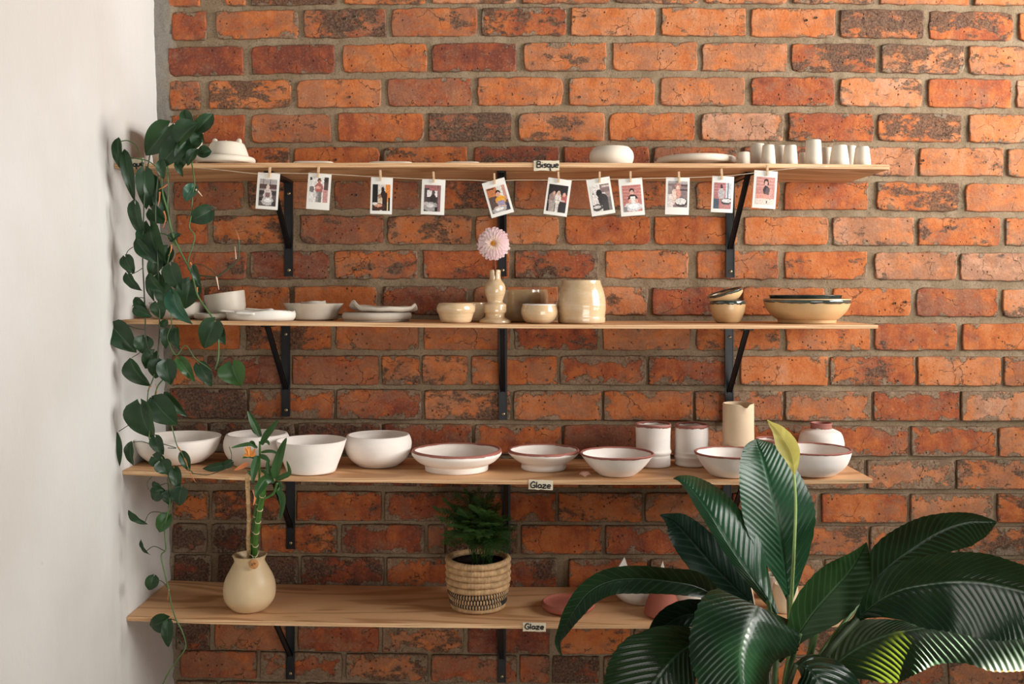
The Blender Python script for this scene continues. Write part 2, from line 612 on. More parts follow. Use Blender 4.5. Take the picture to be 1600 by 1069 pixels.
M['soil'] = simple('dark_soil', (0.022, 0.015, 0.011), 0.95, 0.1, 0, 0.5, 120, 1.0, 0.004)
M['string'] = simple('jute_string', (0.62, 0.50, 0.36), 0.9)
M['peg'] = simple('peg_wood', (0.66, 0.44, 0.26), 0.6)
M['paper'] = simple('photo_paper', (0.80, 0.77, 0.71), 0.45, 0.4, 0, 0.03, 20, 0.05)
M['tape'] = simple('masking_tape', (0.72, 0.63, 0.47), 0.6, 0.3, 0, 0.06, 60, 0.2)
M['ink'] = simple('marker_ink', (0.010, 0.010, 0.012), 0.5)
M['vine'] = leaf_mat('vine_leaf', (0.009, 0.030, 0.014), (0.018, 0.052, 0.020), 0.42, 0.06, (0.20, 0.40, 0.06))
M['vine_bright'] = leaf_mat('vine_leaf_green', (0.022, 0.075, 0.018), (0.036, 0.105, 0.030), 0.36, 0.12, (0.25, 0.5, 0.08))
M['vine_teal'] = leaf_mat('vine_leaf_sheen', (0.028, 0.090, 0.055), (0.05, 0.14, 0.09), 0.28, 0.05)  # cool sheen put into a lighter teal base colour
M['stem'] = simple('green_stem', (0.075, 0.14, 0.045), 0.5, 0.4, 0, 0.2)
M['stem_dark'] = simple('dark_stem', (0.040, 0.062, 0.028), 0.5, 0.4, 0, 0.3)
M['sheath'] = simple('orange_sheath', (0.60, 0.20, 0.07), 0.6)
M['pale_sheath'] = simple('pale_sheath', (0.70, 0.48, 0.34), 0.6)
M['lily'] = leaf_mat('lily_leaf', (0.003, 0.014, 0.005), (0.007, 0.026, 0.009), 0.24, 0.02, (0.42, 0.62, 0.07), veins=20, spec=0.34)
M['lily_lit'] = leaf_mat('lily_leaf_lit', (0.006, 0.038, 0.014), (0.012, 0.062, 0.024), 0.30, 0.02, (0.42, 0.62, 0.08), veins=20, spec=0.36)  # lit copy of the lily leaf, light put into a brighter green
M['lily_dark'] = leaf_mat('lily_leaf_shaded', (0.002, 0.009, 0.005), (0.005, 0.016, 0.008), 0.34, 0.01, (0.3, 0.5, 0.06), veins=20, spec=0.08)  # shaded copy of the lily leaf, shade put into a darker green
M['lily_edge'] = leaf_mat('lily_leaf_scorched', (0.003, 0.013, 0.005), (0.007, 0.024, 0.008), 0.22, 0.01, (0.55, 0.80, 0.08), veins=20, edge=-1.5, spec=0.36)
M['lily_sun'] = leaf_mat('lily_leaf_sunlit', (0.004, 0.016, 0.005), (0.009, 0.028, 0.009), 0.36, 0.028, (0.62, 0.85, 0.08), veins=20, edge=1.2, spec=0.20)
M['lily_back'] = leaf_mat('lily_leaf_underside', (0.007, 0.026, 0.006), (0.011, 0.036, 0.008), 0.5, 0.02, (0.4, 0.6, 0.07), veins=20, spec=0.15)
M['spathe'] = leaf_mat('spathe', (0.40, 0.36, 0.08), (0.56, 0.50, 0.16), 0.5, 0.35, (0.8, 0.75, 0.2), veins=6)
M['bamboo'] = simple('bamboo_green', (0.055, 0.16, 0.025), 0.35, 0.5, 0, 0.25, 40)
M['bamboo_dry'] = simple('bamboo_dry', (0.52, 0.33, 0.16), 0.7, 0.3, 0, 0.3, 60, 0.4)
M['node'] = simple('bamboo_ring', (0.62, 0.50, 0.30), 0.7)
M['bleaf'] = leaf_mat('bamboo_leaf', (0.014, 0.055, 0.014), (0.026, 0.090, 0.024), 0.35, 0.08, (0.3, 0.55, 0.06))
M['bloom'] = simple('orange_sprout', (0.75, 0.27, 0.045), 0.6)
M['fern'] = leaf_mat('fern_green', (0.018, 0.052, 0.010), (0.038, 0.095, 0.016), 0.6, 0.2, (0.16, 0.30, 0.03))
M['straw'] = simple('basket_straw', (0.50, 0.315, 0.16), 0.75, 0.3, 0, 0.22, 70, 0.5, 0.002)
M['straw_dk'] = simple('basket_dark', (0.022, 0.020, 0.018), 0.75, 0.3, 0, 0.3, 70, 0.4, 0.002)
M['petal'] = leaf_mat('dahlia_petal', (0.86, 0.62, 0.63), (0.92, 0.76, 0.75), 0.6, 0.25, (0.9, 0.6, 0.6))
M['petal2'] = leaf_mat('dahlia_petal_inner', (0.86, 0.62, 0.52), (0.90, 0.74, 0.66), 0.6, 0.25, (0.9, 0.6, 0.5))
M['pollen'] = simple('dahlia_centre', (0.70, 0.30, 0.04), 0.8, 0.2, 0, 0.3, 300, 1, 0.002)
M['fstem'] = simple('flower_stem', (0.20, 0.06, 0.04), 0.6)
M['tagwood'] = simple('tag_wood', (0.50, 0.22, 0.07), 0.6, 0.4, 0, 0.2, 100)
M['shell'] = simple('shell_pink', (0.62, 0.38, 0.31), 0.5, 0.4, 0, 0.2, 90)
M['floor'] = simple('floor_concrete', (0.55, 0.46, 0.36), 0.6, 0.4, 0, 0.15, 3)
M['pot'] = clay('pale_pot', (0.66, 0.62, 0.55), 0.6, 0.05, 0.04)

# ================================================================ room shell
def wall_x(z):
    py = HZ + (ZC - z) * 600
    return (240 + 30 * py / 1069 - 800) / 600


def build_left_wall():
    nz, ny = 150, 150
    zs = [2.95 * i / nz for i in range(nz + 1)]
    ys = [0.03 - 3.6 * (j / ny) ** 1.35 for j in range(ny + 1)]
    v = []
    for z in zs:
        ridge = -0.362 - 0.010 * sin(z * 3.0) - 0.006 * sin(z * 11)
        for y in ys:
            d = noise.noise(Vector((0, y * 5, z * 5))) * 0.0010 + noise.noise(Vector((3, y * 17, z * 12))) * 0.0007
            d += 0.0012 * exp(-((y - ridge) / 0.010) ** 2) + (0.0006 if y < ridge else 0.0)
            if y > -0.004:
                d += noise.noise(Vector((1, 2, z * 60))) * 0.004
            v.append((wall_x(z) + d, y, z))
    n = len(v)
    W1 = ny + 1
    f = [(i * W1 + j, (i + 1) * W1 + j, (i + 1) * W1 + j + 1, i * W1 + j + 1) for i in range(nz) for j in range(ny)]
    # thickness: an outer skin
    for z in (0, 2.95):
        for y in (ys[0], ys[-1]):
            v.append((-1.15, y, z))
    o = mesh_obj('wall_left', v, f + [(n, n + 1, n + 3, n + 2)], M['plaster'])
    tag(o, kind='structure')
    return o


build_left_wall()

# ---- back wall: mortar bed, bricks as parts
def build_mortar():
    x0, x1, z0, z1 = -0.99, 1.62, 0.25, 2.42
    nx, nz = 330, 270
    v = []
    for i in range(nz + 1):
        z = lerp(z0, z1, i / nz)
        for j in range(nx + 1):
            x = lerp(x0, x1, j / nx)
            low = min(max((1.36 - z) / 0.10, 0), 1)      # struck, deeper joints in the lower courses
            y = 0.0062 + 0.003 * low
            p = Vector((x, 0, z))
            y -= noise.noise(p * 34) * 0.0022 + noise.noise(p * 90) * 0.0013 + max(0, noise.noise(p * 6 + Vector((5, 5, 5)))) * 0.003
            if x < -0.80 - 0.085 + noise.noise(Vector((0, 0, z * 14))) * 0.02:
                y -= 0.0055
            v.append((x, y, z))
    W1 = nx + 1
    f = [(i * W1 + j, i * W1 + j + 1, (i + 1) * W1 + j + 1, (i + 1) * W1 + j) for i in range(nz) for j in range(nx)]
    n = len(v)
    # solid masonry body behind and around
    mb = MB()
    mb.v, mb.f, mb.m = v, f, [0] * len(f)
    mb.box(-1.15, 3.2, 0.016, 0.12, 0, 2.95)
    o = mb.build('wall_back', M['mortar'])
    tag(o, kind='structure')
    return o


WALL = build_mortar()

# courses measured on the wall: top row at x=300, 800, 1500; height; bricks
ROWS = [
    (-36, -40, -38, 45, 'hi', [(262, 312), (350, 384), (392, 527), (536, 665), (674, 808), (816, 952), (961, 1092), (1101, 1232), (1239, 1368), (1376, 1515)]),
    (18.5, 11.5, 18, 44, 'hi', [(268, 322), (337, 466), (474, 603), (612, 746), (752, 885), (892, 1025), (1033, 1166), (1173, 1306), (1312, 1444), (1452, 1584)]),
    (74, 66.5, 71.5, 44, 'hi', [(263, 380), (392, 523), (535, 667), (675, 807), (818, 948), (957, 1090), (1097, 1230), (1237, 1369), (1377, 1507), (1514, 1650)]),
    (127, 121, 123.5, 44, 'hi', [(265, 312), (326, 455), (464, 596), (605, 737), (746, 880), (889, 1023), (1032, 1164), (1174, 1304), (1312, 1442), (1451, 1581)]),
    (180, 176, 178, 44, 'hi', [(268, 300), (306, 382), (392, 517), (528, 662), (669, 800), (810, 945), (952, 1086), (1096, 1225), (1232, 1365), (1372, 1504), (1514, 1650)]),
    (232, 229, 231, 44, 'hi', [(270, 318), (325, 452), (459, 593), (599, 730), (740, 874), (881, 1014), (1021, 1152), (1161, 1292), (1301, 1430), (1437, 1568), (1574, 1710)]),
    (284, 282, 286, 44, 'hi', [(270, 380), (387, 513), (522, 655), (662, 794), (803, 936), (945, 1077), (1088, 1219), (1226, 1357), (1370, 1499), (1509, 1645)]),
    (337, 337.5, 340, 44, 'hi', [(276, 324), (332, 458), (469, 599), (605, 737), (743, 874), (883, 1016), (1022, 1152), (1163, 1294), (1301, 1429), (1435, 1564), (1571, 1706)]),
    (394, 391.5, 395, 43.5, 'hi', [(271, 385), (391, 514), (522, 653), (661, 796), (804, 936), (946, 1076), (1089, 1217), (1226, 1356), (1367, 1496), (1501, 1640)]),
    (448, 448, 451, 43.5, 'hi', [(276, 318), (326, 452), (459, 588), (598, 731), (740, 872), (881, 1012), (1019, 1150), (1160, 1289), (1301, 1424), (1432, 1559), (1567, 1700)]),
    (504, 505, 505.5, 42, 'hi', [(272, 375), (384, 517), (524, 654), (662, 797), (804, 934), (942, 1079), (1088, 1220), (1228, 1360), (1367, 1496), (1504, 1640)]),
    (557, 557, 558.5, 44, 'lo', [(270, 317), (324, 440), (457, 591), (597, 656), (660, 730), (737, 870), (876, 1009), (1014, 1151), (1158, 1293), (1298, 1430), (1435, 1565), (1570, 1705)]),
    (608, 611, 612.5, 45, 'lo', [(265, 385), (389, 521), (526, 658), (664, 797), (803, 940), (944, 1082), (1087, 1223), (1228, 1361), (1366, 1499), (1503, 1640)]),
    (661, 664.5, 668, 45, 'lo', [(268, 323), (328, 459), (466, 596), (601, 736), (742, 877), (882, 1014), (1020, 1150), (1158, 1286), (1292, 1419), (1425, 1557), (1562, 1695)]),
    (711, 717, 720, 44, 'lo', [(265, 385), (390, 512), (518, 650), (656, 790), (796, 930), (936, 1066), (1071, 1208), (1214, 1350), (1356, 1491), (1496, 1630)]),
    (768, 771, 773, 44, 'lo', [(270, 325), (331, 457), (464, 595), (601, 734), (740, 868), (873, 1003), (1009, 1140), (1145, 1276), (1285, 1417), (1424, 1551), (1560, 1695)]),
    (820, 822, 824, 43.5, 'lo', [(270, 322), (330, 400), (408, 526), (534, 662), (669, 694), (698, 808), (815, 940), (947, 1075), (1082, 1212), (1219, 1356), (1361, 1494), (1500, 1632)]),
    (869, 874, 876, 44, 'lo', [(272, 329), (341, 465), (471, 599), (605, 735), (741, 870), (889, 1010), (1017, 1145), (1152, 1285), (1291, 1421), (1428, 1558), (1565, 1700)]),
    (921, 926, 929, 44, 'lo', [(270, 390), (396, 525), (532, 663), (670, 800), (806, 935), (942, 1072), (1079, 1210), (1217, 1350), (1356, 1490), (1496, 1630)]),
    (974, 980, 983, 41, 'lo', [(276, 326), (336, 458), (466, 591), (598, 724), (732, 858), (872, 985), (992, 1120), (1126, 1262), (1268, 1400), (1406, 1540), (1546, 1680)]),
    (1018, 1026, 1030, 41, 'lo', [(282, 400), (407, 534), (541, 668), (675, 807), (813, 858), (864, 936), (944, 1070), (1077, 1208), (1215, 1340), (1346, 1477), (1484, 1612)]),
    (1066, 1074, 1079, 43, 'lo', [(276, 338), (344, 470), (477, 602), (609, 738), (745, 872), (880, 1005), (1012, 1140), (1147, 1278), (1285, 1414), (1420, 1550), (1556, 1690)]),
    (1120, 1126, 1131, 43, 'lo', [(276, 400), (407, 534), (541, 668), (675, 807), (813, 936), (944, 1070), (1077, 1208), (1215, 1340), (1346, 1477), (1484, 1612)]),
]
# bricks with a look of their own: (row, index) -> (soot, smear, hue)
LOOK = {(1, 2): (0.80, 0.2, 0.30), (2, 8): (0.75, 0.3, 0.75), (1, 8): (0.85, 0.2, 0.45), (1, 6): (0.35, 0.3, 0.65),
        (12, 0): (0.80, 0.3, 0.10), (13, 0): (0.80, 0.6, 0.05), (13, 1): (0.80, 0.7, 0.10), (16, 0): (0.80, 0.7, 0.02),
        (16, 1): (0.80, 0.7, 0.02), (17, 0): (0.80, 0.6, 0.02), (17, 1): (0.95, 0.5, 0.10), (17, 2): (0.6, 0.6, 0.05),
        (8, 4): (0.65, 0.5, 0.25), (8, 1): (0.1, 0.3, 0.08), (9, 3): (0.3, 0.4, 0.15), (3, 5): (0.25, 0.2, 0.55),
        (4, 5): (0.5, 0.3, 0.6), (4, 6): (0.05, 0.2, 0.45), (4, 7): (0.0, 0.3, 0.95), (1, 7): (0.0, 0.1, 0.60),
        (2, 2): (0.0, 0.0, 0.47), (1, 1): (0.35, 0.3, 0.5), (3, 6): (0.05, 0.1, 0.62), (2, 5): (0.05, 0.1, 0.60),
        (11, 2): (0.0, 0.15, 0.30), (12, 1): (0.2, 0.8, 0.35), (13, 2): (0.7, 0.6, 0.15), (14, 1): (0.8, 0.6, 0.1),
        (19, 0): (0.9, 0.6, 0.1), (20, 0): (0.0, 0.2, 0.33), (20, 1): (0.3, 1.0, 0.25), (20, 2): (0.6, 0.6, 0.6),
        (19, 3): (0.75, 0.7, 0.6), (19, 2): (0.1, 0.3, 0.18), (20, 5): (0.9, 0.5, 0.1), (10, 4): (0.6, 0.5, 0.3),
        (11, 8): (0.0, 0.2, 0.62), (11, 10): (0.0, 0.25, 0.64), (12, 9): (0.1, 0.6, 0.85), (15, 8): (0.0, 0.3, 0.45),
        (7, 7): (0.0, 0.1, 0.6), (7, 8): (0.45, 0.3, 0.85), (8, 8): (0.35, 0.2, 0.8), (8, 9): (0.35, 0.2, 0.95),
        (14, 8): (0.4, 0.8, 0.75), (16, 11): (0.8, 0.7, 0.5), (16, 10): (0.3, 0.7, 0.6), (18, 0): (0.8, 0.5, 0.1),
        (13, 5): (0.1, 0.2, 0.12), (15, 0): (0.5, 0.8, 0.5), (15, 1): (0.75, 0.5, 0.35), (5, 6): (0.5, 0.3, 0.4)}


def brick_mesh(w, h, rnd, rough):
    """rounded, slightly ragged brick: face at y=0, body behind"""
    hw, hh = w / 2, h / 2
    ring = []
    nW, nH = 11, 4
    for i in range(nW):
        ring.append((lerp(-hw, hw, i / nW), -hh))
    for i in range(nH):
        ring.append((hw, lerp(-hh, hh, i / nH)))
    for i in range(nW):
        ring.append((lerp(hw, -hw, i / nW), hh))
    for i in range(nH):
        ring.append((-hw, lerp(hh, -hh, i / nH)))
    cr = [rnd.uniform(0.002, 0.0095) * rough + 0.0015 for _ in range(4)]
    out = []
    off = rnd.uniform(0, 50)
    for (x, z) in ring:
        q = (0 if x < 0 else 1) + (0 if z < 0 else 2)
        r = cr[q]
        ax, az = hw - abs(x), hh - abs(z)
        if ax < r and az < r:
            dx, dz = r - ax, r - az
            d = sqrt(dx * dx + dz * dz)
            if d > r:
                s = (d - r) / d
                x -= math.copysign(dx * s, x)
                z -= math.copysign(dz * s, z)
        n1 = noise.noise(Vector((x * 40 + off, z * 40, 0))) * 0.0040 * rough
        n2 = noise.noise(Vector((x * 110 + off, z * 110, 9))) * 0.0014 * rough
        L0 = sqrt(x * x + z * z)
        x += (n1 + n2) * (1 if abs(ax) < 1e-6 else 0.2) * (1 if x > 0 else -1) * -1
        z += (n1 + n2) * (1 if abs(az) < 1e-6 else 0.2) * (1 if z > 0 else -1) * -1
        out.append((x, z))
    n = len(out)
    v = []
    uvz = []
    tilt = (rnd.uniform(-1, 1) * 0.0012, rnd.uniform(-1, 1) * 0.0010)
    for inset, y in ((0.0, 0.030), (0.0, 0.0036), (0.0011, 0.0012), (0.0032, 0.0)):
        for (x, z) in out:
            sx = (abs(x) - inset) / max(abs(x), 1e-6) if abs(x) > hw * 0.7 else 1
            sz = (abs(z) - inset) / max(abs(z), 1e-6) if abs(z) > hh * 0.5 else 1
            X, Z = x * sx, z * sz
            yy = y
            if y < 0.02:
                yy += tilt[0] * X / hw + tilt[1] * Z / hh + noise.noise(Vector((X * 25 + off, Z * 25, 4))) * 0.0007
            v.append((X, yy, Z))
    # inner grid of a few points for undulation
    f = []
    for r in range(3):
        for k in range(n):
            k2 = (k + 1) % n
            f.append((r * n + k, r * n + k2, (r + 1) * n + k2, (r + 1) * n + k))
    c = 3 * n
    f.append(tuple(c + k for k in range(n)))
    me = bpy.data.meshes.new('brick')
    me.from_pydata(v, [], f)
    uvl = me.uv_layers.new(name='UVMap')
    for p in me.polygons:
        p.use_smooth = p.loop_total == 4
        for li in p.loop_indices:
            co = v[me.loops[li].vertex_index]
            uvl.data[li].uv = ((co[0] / w) + 0.5, (co[2] / h) + 0.5)
    me.materials.append(M['brick'])
    return me


def quad3(a, b, c, x):
    # through (300,a) (800,b) (1500,c)
    return (a * (x - 800) * (x - 1500) / (500 * 1200) - b * (x - 300) * (x - 1500) / (500 * 700) + c * (x - 300) * (x - 800) / (1200 * 700))


def build_bricks():
    rnd = random.Random(11)
    for ri, (ya, yb, yc, h, st, lst) in enumerate(ROWS):
        lst = list(lst)
        while lst[-1][1] < 1730:
            e = lst[-1][1]
            lst.append((e + 8, e + 140))
        for bi, (x0, x1) in enumerate(lst):
            xm = (x0 + x1) / 2
            yt = quad3(ya, yb, yc, xm)
            slope = (quad3(ya, yb, yc, x1) - quad3(ya, yb, yc, x0)) / (x1 - x0)
            c = W(xm, yt + h / 2)
            me = brick_mesh((x1 - x0 + (1.5 if st == 'lo' else 0)) / 600, (h + (2.0 if st == 'lo' else 0.8)) / 600, rnd, 1.0 if st == 'hi' else 0.55)
            o = bpy.data.objects.new('brick', me)
            COL.objects.link(o)
            o.parent = WALL
            o.location = (c.x, rnd.uniform(-0.0015, 0.001), c.z)
            o.rotation_euler = (0, slope + rnd.uniform(-0.004, 0.004), 0)
            r = rnd.random
            soot = max(0, rnd.gauss(0.22, 0.2)) if r() < 0.8 else rnd.uniform(0.4, 0.75)
            smear = rnd.uniform(0.0, 0.35) if st == 'hi' else rnd.uniform(0.25, 0.75)
            hue = rnd.gauss(0.36 + 0.24 * (xm - 300) / 1300 - (0.06 if st == 'lo' else 0), 0.17)
            if st == 'lo' and xm < 700:
                soot += 0.12
            key = (ri, bi)
            if key in LOOK:
                soot, smear, hue = LOOK[key]
            o.color = (min(max(soot, 0), 1), min(max(smear, 0), 1), min(max(hue, 0), 1), 1)
    # the courses beyond the picture, joined
    mb = MB()
    for k in range(-40, 40):
        z = ZC - (k * 54.3 + 22 - HZ) / 600
        if z < 0.03 or z > 2.9:
            continue
        beyond = (k * 54.3 < -45) or (k * 54.3 > 1165)
        x = -0.88 + (0.117 if k % 2 else 0)
        while x < 3.1:
            if x > -0.9 and (beyond or x > 1.60):
                if beyond or x > 1.60:
                    mb.box(x, x + 0.222, 0.0, 0.02, z - 0.037, z + 0.037)
            x += 0.2345
    o = mb.build('brick_courses', simple('far_brick', (0.50, 0.13, 0.05), 0.9, 0.2, 0, 0.4, 12), WALL, smooth=False)
    tag(o, kind='stuff')


build_bricks()

# old drill holes left in the bricks
for (hx, hy) in ((540, 30), (555, 26), (547, 152), (897, 27), (914, 25), (906, 152), (1260, 32), (1275, 28), (1267, 155), (557, 305), (515, 377), (557, 421),
                 (1075, 376), (1398, 474), (1414, 472), (568, 640), (1402, 595), (525, 250), (1184, 250), (1442, 251), (855, 594)):
    c = W(hx, hy)
    v, f = lathe([(0.0036, 0.0), (0.0030, 0.0022), (0.0022, 0.0010), (0.0019, -0.004), (0.0003, -0.004)], 16)
    R_h = Matrix.Rotation(pi / 2, 4, 'X')
    m = MB()
    m.add([R_h @ Vector(q) for q in v], f)
    m.m = [0 if i_ < 16 else 1 for i_ in range(len(m.f))]
    m.build('drill_hole', None, WALL, True, (c.x, -0.0008, c.z), [M['mortar'], M['slot']])

fl = MB()
fl.box(-1.15, 3.2, -4.8, 0.12, -0.05, 0.0)
tag(fl.build('floor', M['floor'], smooth=False), kind='structure')

# ================================================================ shelves
DEP = 0.292
SH = [  # front top edge polyline (px), thickness px, right end x (m)
    dict(p=[(188, 256), (400, 254.5), (800, 254), (1200, 255.5), (1390, 257.5)], t=7.2, xr=0.8725),
    dict(p=[(188, 500), (400, 502.5), (800, 507), (1200, 508), (1372, 507.5)], t=6.2, xr=0.846),
    dict(p=[(190, 735), (400, 745), (800, 750.5), (1200, 751.5), (1363, 748.5)], t=6.8, xr=0.833),
    dict(p=[(202, 964), (300, 968), (400, 971), (600, 974), (800, 976), (1100, 976), (1365, 973)], t=6.6, xr=0.835),
]


def shelf_z(s, x):
    k = S(-DEP)
    px = 800 + x / k
    return ZC - (pl(SH[s]['p'], px) - HZ) * k


SNAME = ['top', 'second', 'third', 'bottom']


def build_shelf(s):
    d = SH[s]
    k = S(-DEP)
    t = d['t'] * k
    z0 = shelf_z(s, -0.9)
    xl = wall_x(z0) + 0.001
    n = 48
    bev = 0.0006
    prof = [(-0.003, 0.0), (-0.003, -t), (-DEP + bev, -t), (-DEP, -t + bev), (-DEP, -bev), (-DEP + bev, 0.0)]
    v = []
    f = []
    fm = []
    for i in range(n + 1):
        x = lerp(xl, d['xr'], i / n)
        z = shelf_z(s, x)
        for (y, dz) in prof:
            v.append((x, y, z + dz))
    m = len(prof)
    for i in range(n):
        for j in range(m):
            j2 = (j + 1) % m
            f.append((i * m + j, i * m + j2, (i + 1) * m + j2, (i + 1) * m + j))
            fm.append(1 if j in (2, 3, 4) else 0)
    f.append(tuple(range(m))[::-1])
    f.append(tuple(n * m + j for j in range(m)))
    fm += [1, 1]
    o = mesh_obj('wall_shelf', v, f, None, None, False, None, [M['wood'], M['wood_edge']], fm)
    lab = ['top plywood wall shelf with inverted cups and the string of photographs',
           'second plywood wall shelf holding glossy beige pots and grey stoneware',
           'third plywood wall shelf holding the row of white bowls',
           'bottom plywood wall shelf with the cream bamboo vase and woven basket'][s]
    tag(o, lab, 'shelf', 'plywood wall shelves')
    return o


for s in range(4):
    build_shelf(s)


def bracket(s, px, col, py_bottom):
    x = (px - 800) / 600
    t = SH[s]['t'] * S(-DEP)
    zt = shelf_z(s, x) - t - 0.0006
    zb = ZC - (py_bottom - HZ) / 600
    lab = 'black steel bracket under the %s shelf, %s' % (SNAME[s], col)
    root = empty('shelf_bracket', (x, 0, zb), lab, 'bracket', 'black shelf brackets')
    H = zt - zb
    hw = 0.0100
    m = MB()
    m.box(-hw, hw, -0.0075, -0.0035, 0, H)
    m.box(-hw - 0.001, -hw + 0.0012, -0.0095, -0.0035, 0, H)
    m.box(hw - 0.0012, hw + 0.001, -0.0095, -0.0035, 0, H)
    m.build('wall_leg', M['black'], root, False)
    m = MB()
    m.box(-hw, hw, -0.222, -0.0075, H - 0.004, H)
    m.box(-hw - 0.001, -hw + 0.0012, -0.222, -0.0075, H - 0.006, H)
    m.box(hw - 0.0012, hw + 0.001, -0.222, -0.0075, H - 0.006, H)
    m.build('shelf_arm', M['black'], root, False)
    a = Vector((0, -0.200, H - 0.005))
    b = Vector((0, -0.009, max(H - 0.172, 0.02)))
    d = b - a
    mm = MB()
    ang = atan2(d.z, d.y)
    R = Matrix.Translation(a) @ Matrix.Rotation(ang, 4, 'X')
    mm.box(-0.0062, 0.0062, -0.004, d.length + 0.002, -0.0022, 0.0022, 0, R)
    mm.box(-0.0062, -0.0045, -0.004, d.length + 0.002, -0.0045, 0.0022, 0, R)
    mm.box(0.0045, 0.0062, -0.004, d.length + 0.002, -0.0045, 0.0022, 0, R)
    mm.build('brace', M['black'], root, False)
    for zz in (0.016, H - 0.032):
        v, f = lathe([(0.0001, 0.0024), (0.0022, 0.0024), (0.0040, 0.0014), (0.0046, 0), (0.0046, -0.001)], 14)
        R = Matrix.Rotation(pi / 2, 4, 'X')
        sc = MB()
        sc.add([R @ Vector(p) for p in v], f)
        so = sc.build('screw', M['screw'], root, True, (0.001, -0.0085, zz))
        c = MB()
        c.box(-0.0019, 0.0019, -0.0026, -0.0020, -0.0005, 0.0005)
        c.box(-0.0005, 0.0005, -0.0026, -0.0020, -0.0019, 0.0019)
        c.build('screw_slot', M['slot'], so, False)
    return root


for s, row in enumerate([((452, 432), (785, 432), (1140, 434)), ((447.5, 650), (786, 656), (1138.5, 662)),
                         ((455, 857), (791, 886), (1135, 884)), ((454.5, 1060), (784, 1065), (1136, 1066))]):
    for (px, pb), cn in zip(row, ('at its left', 'in its middle', 'at its right')):
        bracket(s, px, cn, pb)


